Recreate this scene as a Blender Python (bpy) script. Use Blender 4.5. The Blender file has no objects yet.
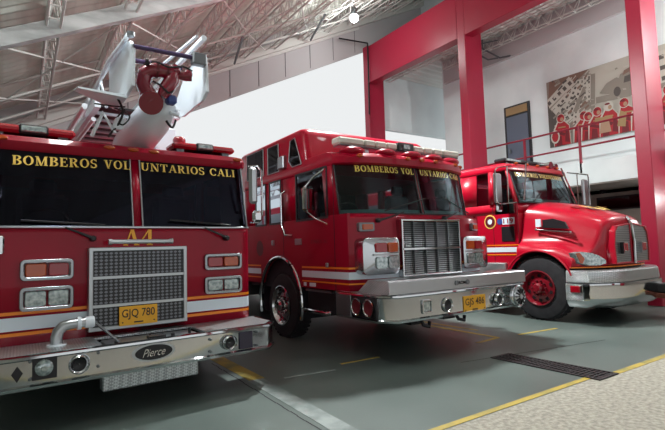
import bpy, math, random
from mathutils import Vector, Matrix
random.seed(7)
PI = math.pi; cos = math.cos; sin = math.sin; R = math.radians
scene = bpy.context.scene
COL = scene.collection

# ------------------------------------------------------------------ materials
def lin(c):
    return tuple(((v/255+.055)/1.055)**2.4 if v > 10 else v/255/12.92 for v in c)
def mat(name, rgb, rough=.5, metal=0., coat=0., spec=.5, emis=None, estr=0., trans=0., alpha=1.):
    m = bpy.data.materials.new(name); m.use_nodes = True
    b = m.node_tree.nodes['Principled BSDF']; i = b.inputs
    i['Base Color'].default_value = (*lin(rgb), 1); i['Roughness'].default_value = rough
    i['Metallic'].default_value = metal; i['Coat Weight'].default_value = coat; i['Coat Roughness'].default_value = .04
    i['Specular IOR Level'].default_value = spec; i['Transmission Weight'].default_value = trans
    i['Alpha'].default_value = alpha
    if emis: i['Emission Color'].default_value = (*lin(emis), 1); i['Emission Strength'].default_value = estr
    return m
def nodes(m): return m.node_tree.nodes, m.node_tree.links, m.node_tree.nodes['Principled BSDF']
def noise_mix(m, a, b, scale=4., lo=.4, hi=.6, detail=6., stretch=(1,1,1), rough=None, bump=0., bscale=None):
    N, L, P = nodes(m)
    tc = N.new('ShaderNodeTexCoord'); mp = N.new('ShaderNodeMapping'); mp.inputs['Scale'].default_value = stretch
    L.new(tc.outputs['Object'], mp.inputs['Vector'])
    n = N.new('ShaderNodeTexNoise'); n.inputs['Scale'].default_value = scale; n.inputs['Detail'].default_value = detail
    L.new(mp.outputs[0], n.inputs['Vector'])
    r = N.new('ShaderNodeValToRGB'); r.color_ramp.elements[0].position = lo; r.color_ramp.elements[1].position = hi
    r.color_ramp.elements[0].color = (*lin(a), 1); r.color_ramp.elements[1].color = (*lin(b), 1)
    L.new(n.outputs['Fac'], r.inputs['Fac']); L.new(r.outputs[0], P.inputs['Base Color'])
    if rough:
        q = N.new('ShaderNodeMapRange'); q.inputs['From Min'].default_value = lo; q.inputs['From Max'].default_value = hi
        q.inputs['To Min'].default_value = rough[0]; q.inputs['To Max'].default_value = rough[1]
        L.new(n.outputs['Fac'], q.inputs['Value']); L.new(q.outputs[0], P.inputs['Roughness'])
    if bump:
        n2 = N.new('ShaderNodeTexNoise'); n2.inputs['Scale'].default_value = bscale or scale*6
        L.new(mp.outputs[0], n2.inputs['Vector'])
        b_ = N.new('ShaderNodeBump'); b_.inputs['Strength'].default_value = bump; b_.inputs['Distance'].default_value = .01
        L.new(n2.outputs['Fac'], b_.inputs['Height']); L.new(b_.outputs[0], P.inputs['Normal'])
    return m
M = {}
M['red'] = mat('red_paint', (148, 5, 36), .3, coat=.25, spec=.15)
M['red3'] = mat('bright_red_paint', (172, 8, 38), .3, coat=.4, spec=.3)
M['dred'] = mat('dark_red', (90, 8, 22), .5)
M['chrome'] = mat('chrome', (196, 198, 200), .08, metal=1.)
M['alu'] = mat('brushed_aluminium', (180, 184, 188), .32, metal=1.)
M['steel'] = mat('dull_steel', (120, 124, 128), .4, metal=.8)
M['black'] = mat('black_plastic', (22, 20, 25), .45)
M['dark'] = mat('dark_underbody', (22, 19, 28), .7)
M['rubber'] = noise_mix(mat('tyre_rubber', (28, 26, 31), .75), (26, 24, 29), (36, 34, 38), 8)
M['white'] = mat('white_paint', (222, 230, 238), .35, coat=.3)
M['stripe'] = mat('reflective_white_stripe', (212, 222, 232), .3)
M['gold'] = mat('gold_stripe', (236, 128, 20), .35)
M['unitgold'] = mat('unit_lettering_gold', (236, 166, 44), .4)
M['lettergold'] = mat('gold_lettering', (236, 196, 96), .4)
M['plate'] = mat('yellow_plate', (226, 164, 28), .4)
M['platek'] = mat('plate_letters', (45, 32, 20), .5)
M['amber'] = mat('amber_lens', (176, 70, 18), .15, coat=.5)
M['redlens'] = mat('red_lens', (150, 12, 28), .12, coat=.5)
M['clear'] = noise_mix(mat('clear_lens', (180, 190, 192), .12, metal=.6), (128, 140, 142), (196, 206, 206), 28, .35, .65)
M['barlens'] = mat('pale_bar_lens', (188, 188, 178), .25, coat=.3)
M['seat'] = mat('grey_seat', (60, 60, 66), .8)
M['dash'] = mat('teal_reflection_dash', (140, 188, 180), .5)  # teal imitates bright surroundings mirrored low in the windscreens
M['plum'] = mat('plum_bar', (62, 48, 84), .4)
M['wallw'] = noise_mix(mat('white_wall', (220, 228, 230), .8), (214, 222, 224), (226, 234, 235), .7)
M['wallg'] = mat('grey_band', (184, 181, 183), .8)
M['tan'] = noise_mix(mat('tan_wall', (150, 144, 136), .85), (140, 135, 128), (160, 154, 146), 1.2)
M['col'] = mat('red_column_paint', (156, 24, 54), .38)
M['rail'] = mat('dark_red_rail', (132, 20, 44), .45)
M['girder'] = noise_mix(mat('weathered_rafter', (150, 150, 150), .8), (150, 152, 152), (192, 194, 194), 3, .35, .65, stretch=(.6, 2, 2))
M['joist'] = mat('joist_paint', (206, 206, 202), .6)
M['sheet'] = noise_mix(mat('roof_sheet', (180, 170, 160), .8), (176, 178, 168), (226, 232, 222), .8, .3, .6, stretch=(3, .25, 3))
M['deck'] = mat('metal_deck', (196, 196, 192), .6)
M['slats'] = mat('panel_seam', (120, 118, 120), .7)
M['doorblue'] = mat('blue_grey_door', (86, 93, 110), .5)
M['woodp'] = mat('plywood', (150, 122, 84), .7)
M['yline'] = noise_mix(mat('yellow_line', (196, 166, 60), .6), (132, 128, 78), (182, 156, 64), 5, .3, .55)
M['wline'] = noise_mix(mat('white_line', (150, 160, 158), .6), (108, 118, 116), (146, 154, 152), 4)
M['iron'] = mat('cast_iron', (46, 40, 42), .6, metal=.3)
M['lamp'] = mat('lamp_glow', (255, 255, 255), .5, emis=(255, 252, 245), estr=9)
M['rustred'] = mat('brown_red_bracket', (120, 62, 44), .6)
M['panel'] = mat('dark_reflection', (42, 38, 62), .15)  # colour painted for a dark reflection in the bumper chrome
M['blue'] = mat('blue_decal', (50, 66, 130), .4)

M['floor'] = noise_mix(mat('green_grey_floor', (100, 108, 104), .4), (78, 89, 86), (102, 112, 108), .7, .25, .75, detail=5, rough=(.34, .46), bump=.05, bscale=30)
M['apron'] = noise_mix(mat('beige_concrete', (160, 150, 140), .85), (138, 133, 123), (176, 170, 157), 26, .35, .65, detail=10, bump=.3, bscale=120)

def tread():
    m = mat('treadplate', (178, 184, 188), .3, metal=.85); N, L, P = nodes(m)
    tc = N.new('ShaderNodeTexCoord'); mp = N.new('ShaderNodeMapping'); mp.inputs['Rotation'].default_value = (R(30), R(30), R(45))
    mp.inputs['Scale'].default_value = (1, 1, 1)
    c = N.new('ShaderNodeTexChecker'); c.inputs['Scale'].default_value = 55
    c.inputs['Color1'].default_value = (.62, .65, .67, 1); c.inputs['Color2'].default_value = (.34, .36, .38, 1)
    L.new(tc.outputs['Object'], mp.inputs['Vector']); L.new(mp.outputs[0], c.inputs['Vector'])
    L.new(c.outputs['Color'], P.inputs['Base Color'])
    b_ = N.new('ShaderNodeBump'); b_.inputs['Strength'].default_value = .5; b_.inputs['Distance'].default_value = .004
    L.new(c.outputs['Fac'], b_.inputs['Height']); L.new(b_.outputs[0], P.inputs['Normal'])
    return m
M['tread'] = tread()
def glass(name, tint, gl):
    m = bpy.data.materials.new(name); m.use_nodes = True; N = m.node_tree.nodes; L = m.node_tree.links; N.clear()
    o = N.new('ShaderNodeOutputMaterial'); t = N.new('ShaderNodeBsdfTransparent'); t.inputs[0].default_value = (*tint, 1)
    g = N.new('ShaderNodeBsdfGlossy'); g.inputs['Roughness'].default_value = .02; g.inputs[0].default_value = (*gl, 1)
    f = N.new('ShaderNodeFresnel'); f.inputs[0].default_value = 1.5; mx = N.new('ShaderNodeMixShader')
    L.new(f.outputs[0], mx.inputs[0]); L.new(t.outputs[0], mx.inputs[1]); L.new(g.outputs[0], mx.inputs[2]); L.new(mx.outputs[0], o.inputs[0])
    return m
M['glass'] = glass('tinted_glass', (.46, .54, .56), (.6, .68, .75))
M['glassdark'] = glass('dark_tinted_glass', (.11, .10, .18), (.42, .42, .62))
M['paneglass'] = glass('window_glass', (.25, .25, .28), (.7, .7, .75))

# ------------------------------------------------------------------ mesh builder
class MB:
    def __init__(s): s.v = []; s.f = []; s.mi = []; s.m = 0
    def add(s, vs, fs):
        k = len(s.v); s.v += [tuple(v) for v in vs]; s.f += [tuple(i+k for i in f) for f in fs]; s.mi += [s.m]*len(fs); return s
    def box(s, x0, x1, y0, y1, z0, z1, c=0):
        if c <= 0:
            vs = [(x, y, z) for z in (z0, z1) for y in (y0, y1) for x in (x0, x1)]
            return s.add(vs, [(0,2,3,1),(4,5,7,6),(0,1,5,4),(2,6,7,3),(0,4,6,2),(1,3,7,5)])
        c = min(c, (x1-x0)*.45, (y1-y0)*.45, (z1-z0)*.45)
        X = (x0, x0+c, x1-c, x1); Y = (y0, y0+c, y1-c, y1); Z = (z0, z0+c, z1-c, z1)
        idx = {}; vs = []
        for a in (0, 1):
            for b in (0, 1):
                for d in (0, 1):
                    for t in range(3):
                        ia = (0 if a == 0 else 3) if t == 0 else (1 if a == 0 else 2)
                        ib = (0 if b == 0 else 3) if t == 1 else (1 if b == 0 else 2)
                        ic = (0 if d == 0 else 3) if t == 2 else (1 if d == 0 else 2)
                        idx[a, b, d, t] = len(vs); vs.append((X[ia], Y[ib], Z[ic]))
        fs = []
        for t in range(3):
            for side in (0, 1):
                q = []
                for (p, r_) in ((0,0),(1,0),(1,1),(0,1)):
                    k = [0, 0, 0]; k[t] = side; o = [i for i in range(3) if i != t]; k[o[0]] = p; k[o[1]] = r_
                    q.append(idx[k[0], k[1], k[2], t])
                fs.append(tuple(q))
        for t in range(3):
            o = [i for i in range(3) if i != t]
            for p in (0, 1):
                for r_ in (0, 1):
                    k0 = [0,0,0]; k0[o[0]] = p; k0[o[1]] = r_; k1 = list(k0); k1[t] = 1
                    fs.append((idx[(*k0, o[0])], idx[(*k1, o[0])], idx[(*k1, o[1])], idx[(*k0, o[1])]))
        for a in (0,1):
            for b in (0,1):
                for d in (0,1): fs.append((idx[a,b,d,0], idx[a,b,d,1], idx[a,b,d,2]))
        return s.add(vs, fs)
    def prism(s, pts, ax, a, b):
        """polygon pts (2D, the two other axes in order) extruded along ax from a to b"""
        def mk(p, t):
            q = [p[0], p[1]]; q.insert(ax, t); return tuple(q)
        n = len(pts); vs = [mk(p, a) for p in pts]+[mk(p, b) for p in pts]
        fs = [tuple(range(n))[::-1], tuple(range(n, 2*n))]+[(i, (i+1) % n, n+(i+1) % n, n+i) for i in range(n)]
        return s.add(vs, fs)
    def ring(s, pts, pin, ax, a, b):
        """frame between outer polygon pts and inner polygon pin"""
        def mk(p, t):
            q = [p[0], p[1]]; q.insert(ax, t); return tuple(q)
        n = len(pts); vs = [mk(p, a) for p in pts]+[mk(p, a) for p in pin]+[mk(p, b) for p in pts]+[mk(p, b) for p in pin]
        fs = []
        for i in range(n):
            j = (i+1) % n
            fs += [(i, j, n+j, n+i), (2*n+i, 2*n+j, 3*n+j, 3*n+i), (i, j, 2*n+j, 2*n+i), (n+i, n+j, 3*n+j, 3*n+i)]
        return s.add(vs, fs)
    def cable(s, pts, r, n=6, k=5):
        p = [Vector(q) for q in pts]; p = [p[0]]+p+[p[-1]]; out = []
        for i in range(1, len(p)-2):
            for j in range(k):
                u = j/k; a, b, c, d = p[i-1:i+3]
                out.append(.5*((2*b)+(c-a)*u+(2*a-5*b+4*c-d)*u*u+(3*b-a-3*c+d)*u**3))
        return s.tube(out+[p[-2]], r, n)
    def tube(s, pts, r, n=8, cap=True):
        pts = [Vector(p) for p in pts]; m = len(pts); rs = r if isinstance(r, (list, tuple)) else [r]*m
        rings = []; up = None
        for i, p in enumerate(pts):
            d = (pts[min(i+1, m-1)]-pts[max(i-1, 0)]).normalized()
            if up is None:
                up = Vector((0, 0, 1)) if abs(d.z) < .9 else Vector((1, 0, 0))
            u = (up-d*up.dot(d)).normalized(); w = d.cross(u); up = u
            rings.append([p+u*cos(2*PI*k/n)*rs[i]+w*sin(2*PI*k/n)*rs[i] for k in range(n)])
        vs = [v for rg in rings for v in rg]; fs = []
        for i in range(m-1):
            for k in range(n): fs.append((i*n+k, i*n+(k+1) % n, (i+1)*n+(k+1) % n, (i+1)*n+k))
        if cap: fs += [tuple(range(n))[::-1], tuple(range((m-1)*n, m*n))]
        return s.add(vs, fs)
    def lathe(s, prof, c, ax=1, n=24, cap=True, d=None):
        """prof [(r, t)] about axis ax through c; t measured along the axis"""
        if d is None: d = [0, 0, 0]; d[ax] = 1
        d = Vector(d).normalized(); u = Vector((0, 0, 1)) if abs(d.z) < .9 else Vector((1, 0, 0))
        u = (u-d*u.dot(d)).normalized(); w = d.cross(u); c = Vector(c)
        vs = []; fs = []; m = len(prof)
        for (r, t) in prof:
            for k in range(n): vs.append(c+d*t+u*cos(2*PI*k/n)*r+w*sin(2*PI*k/n)*r)
        for i in range(m-1):
            for k in range(n): fs.append((i*n+k, i*n+(k+1) % n, (i+1)*n+(k+1) % n, (i+1)*n+k))
        if cap: fs += [tuple(range(n))[::-1], tuple(range((m-1)*n, m*n))]
        return s.add(vs, fs)
    def loft(s, loops, caps=(True, True), closed=True):
        n = len(loops[0]); vs = [p for l in loops for p in l]; fs = []
        for i in range(len(loops)-1):
            for k in range(n if closed else n-1): fs.append((i*n+k, i*n+(k+1) % n, (i+1)*n+(k+1) % n, (i+1)*n+k))
        if caps[0]: fs.append(tuple(range(n))[::-1])
        if caps[1]: fs.append(tuple(range((len(loops)-1)*n, len(loops)*n)))
        return s.add(vs, fs)
    def ball(s, c, r, n=14, sc=(1, 1, 1)):
        prof = [(max(1e-4, r*sin(PI*i/n)), -r*cos(PI*i/n)) for i in range(n+1)]
        k = len(s.v); s.lathe(prof, (0, 0, 0), 2, n*2, cap=False)
        for i in range(k, len(s.v)): v = s.v[i]; s.v[i] = (c[0]+v[0]*sc[0], c[1]+v[1]*sc[1], c[2]+v[2]*sc[2])
        return s
    def map(s, f, k=0):
        for i in range(k, len(s.v)): s.v[i] = tuple(f(*s.v[i]))
        return s
SPLIT = {'pillar', 'side_window', 'white_stripe', 'gold_stripe', 'lamp_module', 'bar_foot', 'foot', 'roof_pod', 'tray_lid', 'lid_latch', 'plate_bolts', 'hood_emblem_paint',
         'trim', 'wiper', 'roof_horn', 'tip_rail', 'side_reflector', 'door_latch', 'horn_pipe', 'cable_bundle', 'side_tread', 'monitor_hose', 'step_box', 'bracket', 'badge_stud', 'monitor_flange', 'side_stripe', 'cab_step', 'ladder_rail', 'inner_rail', 'pipe_collar', 'bar_socket', 'spot_lamp'}
def pieces(mb):
    par = list(range(len(mb.v)))
    def fd(i):
        while par[i] != i: par[i] = par[par[i]]; i = par[i]
        return i
    key = {}
    for i, v in enumerate(mb.v):
        k = tuple(round(c, 4) for c in v)
        if k in key: par[fd(i)] = fd(key[k])
        else: key[k] = i
    for f in mb.f:
        for i in f[1:]: par[fd(i)] = fd(f[0])
    gr = {}
    for f, mi in zip(mb.f, mb.mi): gr.setdefault(fd(f[0]), []).append((f, mi))
    out = []
    for fs in gr.values():
        q = MB(); mp = {}
        for f, mi in fs:
            for i in f:
                if i not in mp: mp[i] = len(q.v); q.v.append(mb.v[i])
            q.f.append(tuple(mp[i] for i in f)); q.mi.append(mi)
        out.append(q)
    return out
def P(name, mb, m, parent=None, **k):
    if getattr(mb, 'words', None): return [P_(name, q, m, parent, **k) for q in mb.words][0]
    if name in SPLIT:
        return [P_(name, q, m, parent, **k) for q in pieces(mb)][0]
    return P_(name, mb, m, parent, **k)
def P_(name, mb, m, parent=None, smooth=None, bevel=0, subsurf=0, solid=0, label=None):
    me = bpy.data.meshes.new(name); me.from_pydata(mb.v, [], mb.f)
    ms = m if isinstance(m, (list, tuple)) else [m]
    for x in ms: me.materials.append(M[x] if isinstance(x, str) else x)
    for p, i in zip(me.polygons, mb.mi): p.material_index = i
    me.update(); o = bpy.data.objects.new(name, me); COL.objects.link(o)
    import bmesh
    bm = bmesh.new(); bm.from_mesh(me); bmesh.ops.remove_doubles(bm, verts=bm.verts, dist=1e-5)
    bmesh.ops.recalc_face_normals(bm, faces=bm.faces); bm.to_mesh(me); bm.free()
    if parent: o.parent = parent
    if solid: q = o.modifiers.new('s', 'SOLIDIFY'); q.thickness = solid; q.offset = -1
    if bevel: q = o.modifiers.new('b', 'BEVEL'); q.width = bevel; q.segments = 2; q.limit_method = 'ANGLE'; q.angle_limit = R(35)
    if subsurf: q = o.modifiers.new('u', 'SUBSURF'); q.levels = subsurf; q.render_levels = subsurf
    if smooth is None: smooth = 35
    if smooth or subsurf:
        for p in me.polygons: p.use_smooth = True
        if not subsurf: me.set_sharp_from_angle(angle=R(smooth))
    if label: o['label'] = label
    return o
def thing(name, label, cat, loc=(0,0,0), rz=0, group=None):
    o = bpy.data.objects.new(name, None); COL.objects.link(o); o.location = loc; o.rotation_euler = (0, 0, rz)
    o.empty_display_size = .2
    o['label'] = label; o['category'] = cat
    if group: o['group'] = group
    return o
def tag(o, label, cat, group=None, kind=None):
    o['label'] = label; o['category'] = cat
    if group: o['group'] = group
    if kind: o['kind'] = kind
    return o
def struct(name, mb, m, parent=None, **k):
    o = P(name, mb, m, parent, **k)
    if not parent: o['kind'] = 'structure'
    return o
def rrect(a0, a1, b0, b1, r, n=4):
    pts = []
    for (cx, cy, s0) in ((a1-r, b1-r, 0), (a0+r, b1-r, 90), (a0+r, b0+r, 180), (a1-r, b0+r, 270)):
        for k in range(n+1): a = R(s0+90*k/n); pts.append((cx+r*cos(a), cy+r*sin(a)))
    return pts

# ------------------------------------------------------------------ lettering
def arc(cx, cy, rx, ry, a0, a1, w0, w1, n=14):
    """ring segment whose thickness follows |cos|: heavy at the sides, thin at top and bottom"""
    out = []
    for i in range(n):
        q = []
        for a in (R(a0+(a1-a0)*i/n), R(a0+(a1-a0)*(i+1)/n)):
            w = w1+(w0-w1)*abs(cos(a)); q.append(((cx+rx*cos(a), cy+ry*sin(a)), (cx+(rx-w)*cos(a), cy+(ry-w)*sin(a))))
        out.append([q[0][0], q[1][0], q[1][1], q[0][1]])
    return out
def bar(x0, y0, x1, y1, w):
    dx, dy = x1-x0, y1-y0
    if abs(dy) >= abs(dx): return [[(x0-w/2, y0), (x0+w/2, y0), (x1+w/2, y1), (x1-w/2, y1)]]
    return [[(x0, y0-w/2), (x1, y1-w/2), (x1, y1+w/2), (x0, y0+w/2)]]
H, T_ = .2, .08
def serif(x, y, w=.34): return bar(x-w/2, y+(.04 if y < .5 else -.04), x+w/2, y+(.04 if y < .5 else -.04), .08)
def stem(x): return bar(x, 0, x, 1, H)+serif(x, 0)+serif(x, 1)
G = {
 'I': (.36, stem(.18)),
 'L': (.68, stem(.2)+bar(.1, .04, .66, .04, .08)+bar(.62, 0, .62, .28, .08)),
 'B': (.74, stem(.18)+arc(.36, .76, .32, .24, -90, 90, H, T_)+arc(.38, .27, .35, .27, -90, 90, H, T_)+bar(.1, .04, .4, .04, T_)+bar(.1, .96, .4, .96, T_)+bar(.2, .52, .4, .52, T_)),
 'O': (.82, arc(.41, .5, .41, .51, 0, 360, H, T_, 28)),
 'C': (.78, arc(.42, .5, .42, .51, 42, 318, H, T_, 24)+bar(.72, .64, .72, .98, .07)),
 'M': (1.06, bar(.16, 0, .16, 1, .08)+serif(.16, 0, .28)+serif(.12, 1, .22)+bar(.2, 1, .5, 0, H*.9)+bar(.5, 0, .82, 1, .08)+bar(.86, 0, .86, 1, H)+serif(.86, 0)+serif(.9, 1, .26)),
 'N': (.88, bar(.14, 0, .14, 1, .08)+serif(.14, 0, .28)+serif(.12, 1, .22)+bar(.16, 1, .7, 0, H)+bar(.74, 0, .74, 1, .08)+serif(.74, 1, .28)),
 'E': (.7, stem(.18)+bar(.1, .04, .64, .04, .08)+bar(.1, .96, .62, .96, .08)+bar(.2, .52, .48, .52, .08)+bar(.62, 0, .62, .26, .08)+bar(.6, .76, .6, 1, .08)+bar(.46, .4, .46, .64, .06)),
 'R': (.82, stem(.18)+arc(.36, .74, .34, .26, -90, 90, H, T_)+bar(.1, .96, .4, .96, T_)+bar(.2, .5, .4, .5, T_)+bar(.42, .5, .66, 0, H)+serif(.7, 0, .26)),
 'S': (.62, arc(.31, .73, .29, .28, 40, 270, .17, T_, 14)+arc(.31, .27, .3, .28, -140, 90, .17, T_, 14)+bar(.54, .72, .54, .98, .06)+bar(.07, .02, .07, .3, .06)),
 'V': (.8, bar(.16, 1, .42, 0, H)+bar(.42, 0, .66, 1, .08)+serif(.16, 1, .34)+serif(.66, 1, .26)),
 'U': (.84, bar(.18, .3, .18, 1, H)+serif(.18, 1)+bar(.68, .3, .68, 1, .08)+serif(.68, 1, .26)+arc(.4, .32, .32, .32, 180, 360, .16, T_, 12)),
 'T': (.76, bar(.38, 0, .38, 1, H)+serif(.38, 0)+bar(.02, .96, .74, .96, .08)+bar(.05, .7, .05, 1, .07)+bar(.71, .7, .71, 1, .07)),
 'A': (.84, bar(.1, 0, .42, 1, .08)+bar(.44, 1, .7, 0, H)+bar(.2, .34, .62, .34, .08)+serif(.1, 0, .26)+serif(.7, 0, .3)),
 '4': (.76, bar(.5, 0, .5, 1, H)+bar(.02, .28, .72, .28, .1)+bar(.04, .3, .46, 1, .09)+serif(.5, 0)),
 ' ': (.42, []),
}
def serif_text(txt, fn, width, h):
    """lettering laid along (u 0..width, v 0..h), each point sent through fn(u, v)"""
    mb = MB(); mb.words = [MB()]; tot = sum(G[c][0]+.1 for c in txt)-.1; x = 0; k = width/tot
    for c in txt:
        w, polys = G[c]
        if c == ' ': mb.words.append(MB())
        for p in polys:
            # split long bars so that they follow a curved pane
            a, b, c_, d = p
            for q_ in (mb, mb.words[-1]): q_.add([fn((x+q[0])*k, q[1]*h) for q in p], [(0, 1, 2, 3)])
        x += w+.1
    return mb
def font_text(txt, fn, width, h, shear=0., bold=.0, depth=0):
    cu = bpy.data.curves.new('t', 'FONT'); cu.body = txt; cu.size = 1; cu.shear = shear; cu.offset = bold; cu.resolution_u = 4
    o = bpy.data.objects.new('t', cu); COL.objects.link(o)
    dg = bpy.context.evaluated_depsgraph_get(); me = bpy.data.meshes.new_from_object(o.evaluated_get(dg))
    xs = [v.co.x for v in me.vertices]; ys = [v.co.y for v in me.vertices]
    x0, x1, y0, y1 = min(xs), max(xs), min(ys), max(ys)
    mb = MB(); mb.add([fn((v.co.x-x0)/(x1-x0)*width, (v.co.y-y0)/(y1-y0)*h) for v in me.vertices], [tuple(p.vertices) for p in me.polygons])
    bpy.data.objects.remove(o); bpy.data.meshes.remove(me); bpy.data.curves.remove(cu)
    return mb

# ------------------------------------------------------------------ camera
cam = bpy.data.cameras.new('camera'); cam.sensor_width = 36; cam.sensor_fit = 'HORIZONTAL'; cam.lens = 464.45/665*36; cam.clip_start = .05
co = bpy.data.objects.new('camera', cam); COL.objects.link(co)
r0 = (0.83188363, -0.55420677, -0.0287139); r1 = (-0.0155269, -0.07496517, 0.99706526); r2 = (-0.55473286, -0.82899643, -0.07096741)
co.matrix_world = Matrix(((r0[0], r1[0], r2[0], 0), (r0[1], r1[1], r2[1], 0), (r0[2], r1[2], r2[2], 1.35), (0, 0, 0, 1)))
scene.camera = co

# ------------------------------------------------------------------ building
XW, XC, XS = 13.0, 10.6, 11.35      # mural wall, column row, balcony edge
YB = 13.7                            # far gable
def rz_(x): return 4.5+.5*x          # underside of the roof joists
struct('floor', MB().box(-7, 16, 2.48, 30, -.2, 0), 'floor', smooth=0)
struct('floor_apron', MB().box(-7, 16, -12, 2.48, -.2, 0), 'apron', smooth=0)
def mark(x0, y0, x1, y1, w, m, name='painted_line'):
    d = Vector((x1-x0, y1-y0, 0)).normalized()*(w/2); n = Vector((-d.y, d.x, 0))
    mb = MB().add([(x0+n.x, y0+n.y, .0), (x0-n.x, y0-n.y, .0), (x1-n.x, y1-n.y, .0), (x1+n.x, y1+n.y, .0),
                   (x0+n.x, y0+n.y, .003), (x0-n.x, y0-n.y, .003), (x1-n.x, y1-n.y, .003), (x1+n.x, y1+n.y, .003)],
                  [(0,1,2,3),(4,5,6,7),(0,1,5,4),(1,2,6,5),(2,3,7,6),(3,0,4,7)])
    return struct(name, mb, m, smooth=0)
mark(-7, 2.52, 4.66, 2.52, .06, 'yline'); mark(5.05, 2.44, 14, 2.40, .07, 'yline')
mark(2.07, 4.6, 2.07, 13, .17, 'yline'); mark(2.0, 2.55, 2.05, 4.6, .17, 'wline')
mark(2.32, 4.47, 2.91, 4.39, .03, 'wline'); mark(3.11, 4.56, 3.66, 4.54, .035, 'yline')
mark(5.70, 4.34, 5.76, 7, .07, 'yline'); mark(5.2, 4.30, 5.70, 4.34, .06, 'yline')
mark(5.95, 4.9, 5.9, 9, .05, 'yline'); mark(6.1, 4.28, 6.95, 4.2, .05, 'yline')
crack = MB()
for (ax, ay, bx, by) in ((1.86, 2.5, 1.93, 5.6), (4.2, 3.72, 6.6, 3.3)):
    for i in range(24):
        t0, t1 = i/24, (i+1)/24
        j = random.uniform(-.006, .006)
        x0, y0, x1, y1 = ax+(bx-ax)*t0, ay+(by-ay)*t0, ax+(bx-ax)*t1, ay+(by-ay)*t1
        crack.add([(x0-.006+j, y0-.006, .002), (x1-.006+j, y1-.006, .002), (x1+.006+j, y1+.006, .002), (x0+.006+j, y0+.006, .002)], [(0,1,2,3)])
struct('floor_joint', crack, 'dark', smooth=0)

# roof sheet with shallow corrugation along the slope (ribs run with the slope direction X)
mb = MB(); xs = (-7, 14)
N_ = 150; ys = [-4+18.2*i/N_ for i in range(N_+1)]
vs = []; fs = []
for i, y in enumerate(ys):
    for x in xs: vs.append((x, y, rz_(x)+.75+(.03 if i % 2 else 0)))
for i in range(N_): fs.append((2*i, 2*i+1, 2*i+3, 2*i+2))
mb.add(vs, fs); struct('ceiling', mb, 'sheet', smooth=0, solid=.06)
# weathered rafters along the slope
def slope_beam(y, w, d, lift, x0, x1, name, m):
    mb = MB().add([(x, yy, rz_(x)+zz) for x in (x0, x1) for yy in (y-w/2, y+w/2) for zz in (lift, lift+d)],
                  [(0,1,3,2),(4,6,7,5),(0,4,5,1),(2,3,7,6),(0,2,6,4),(1,5,7,3)])
    return struct(name, mb, m, smooth=0)
slope_beam(7.95, .14, .26, -.02, -7, 14, 'roof_beam', 'girder')
slope_beam(9.4, .12, .12, .55, -7, 14, 'roof_beam', 'woodp')
slope_beam(3.2, .14, .26, -.02, -7, 14, 'roof_beam', 'girder')
slope_beam(YB-.1, .2, .3, -.02, -7, 14, 'roof_beam', 'joist')
# open web joists running with the hall
def lattice(name, x, y0, y1, z, dep, step, r, m='joist', tilt=0):
    mb = MB()
    for dx in (-.09, .09): mb.tube([(x+dx, y0, z), (x+dx, y1, z)], r, 5)
    mb.tube([(x, y0, z+dep), (x, y1, z+dep)], r*1.3, 5)
    n = max(2, int((y1-y0)/step)); s_ = (y1-y0)/n
    for i in range(n):
        ya = y0+i*s_
        for dx in (-.09, .09): mb.tube([(x+dx, ya, z), (x, ya+s_/2, z+dep), (x+dx, ya+s_, z)], r*.6, 4, cap=False)
    for i in range(n+1): mb.tube([(x-.09, y0+i*s_, z), (x+.09, y0+i*s_, z)], r*.6, 4, cap=False)
    return struct(name, mb, m, smooth=0)
x = -2.9
while x < 13.5:
    lattice('roof_joist', x, 3.4, YB-.2, rz_(x)+.12, .5, .42, .022)
    x += 1.08
# diagonal rods and bridging
mb = MB()
for i in range(9):
    xa = -2+i*1.7
    for (ya, yb) in ((8.2, 10.9), (10.9, 13.4)):
        mb.tube([(xa, ya, rz_(xa)+.1), (xa+1.7, yb, rz_(xa+1.7)+.1)], .017, 5)
        mb.tube([(xa+1.7, ya, rz_(xa+1.7)+.1), (xa, yb, rz_(xa)+.1)], .017, 5)
for y in (10.9, 12.4): mb.tube([(-3, y, rz_(-3)+.1), (13, y, rz_(13)+.1)], .03, 5)
for y in (11.6, 12.9, 6): mb.tube([(-3, y, rz_(-3)+.62), (13, y, rz_(13)+.62)], .03, 5)
struct('roof_bracing', mb, 'joist', smooth=0)
mb = MB()
for (xa, ya, xb, yb) in ((4.7, 11, 5.4, 13.3), (7.3, 11, 8.2, 13.3), (1.6, 10.4, 3.2, 13.3)):
    mb.tube([(xa, ya, rz_(xa)+.05), (xb, yb, rz_(xb)-.05)], .035, 5)
struct('roof_strut', mb, 'steel', smooth=0)

# far gable: hanging metal band over the open bay
def gz(x): return rz_(x)-.02
bx0, bx1 = -7, 10.6
struct('wall_back', MB().prism([(bx0, gz(bx0)-.93), (bx1, gz(bx1)-1.05), (bx1+.4, gz(bx1+.4)-1.05), (bx1+.4, gz(bx1+.4)+.75), (bx0, gz(bx0)+.75)], 1, YB, YB+.08), 'wallg', smooth=0)
struct('wall_back_gable', MB().prism([(11.0, 8.2), (14.2, 8.2), (14.2, 12.4), (11.0, 10.8)], 1, YB, YB+.08), 'wallg', smooth=0)
mb = MB()
for i in range(14):
    x = -2.6+i*1.0
    mb.tube([(x, YB-.01, gz(x)), (x, YB-.01, gz(x)-.95)], .012, 4)
struct('trim_1', mb, 'slats', smooth=0)
struct('trim_2', MB().add([(x, yy, gz(x)+zz) for x in (bx0, bx1) for yy in (YB-.06, YB) for zz in (-.1, .08)],
                  [(0,1,3,2),(4,6,7,5),(0,4,5,1),(2,3,7,6),(0,2,6,4),(1,5,7,3)]), 'joist', smooth=0)
struct('wall_back_low', MB().box(-7, 13, YB, YB+.15, 0, 2.3), 'wallw', smooth=0)
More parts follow.
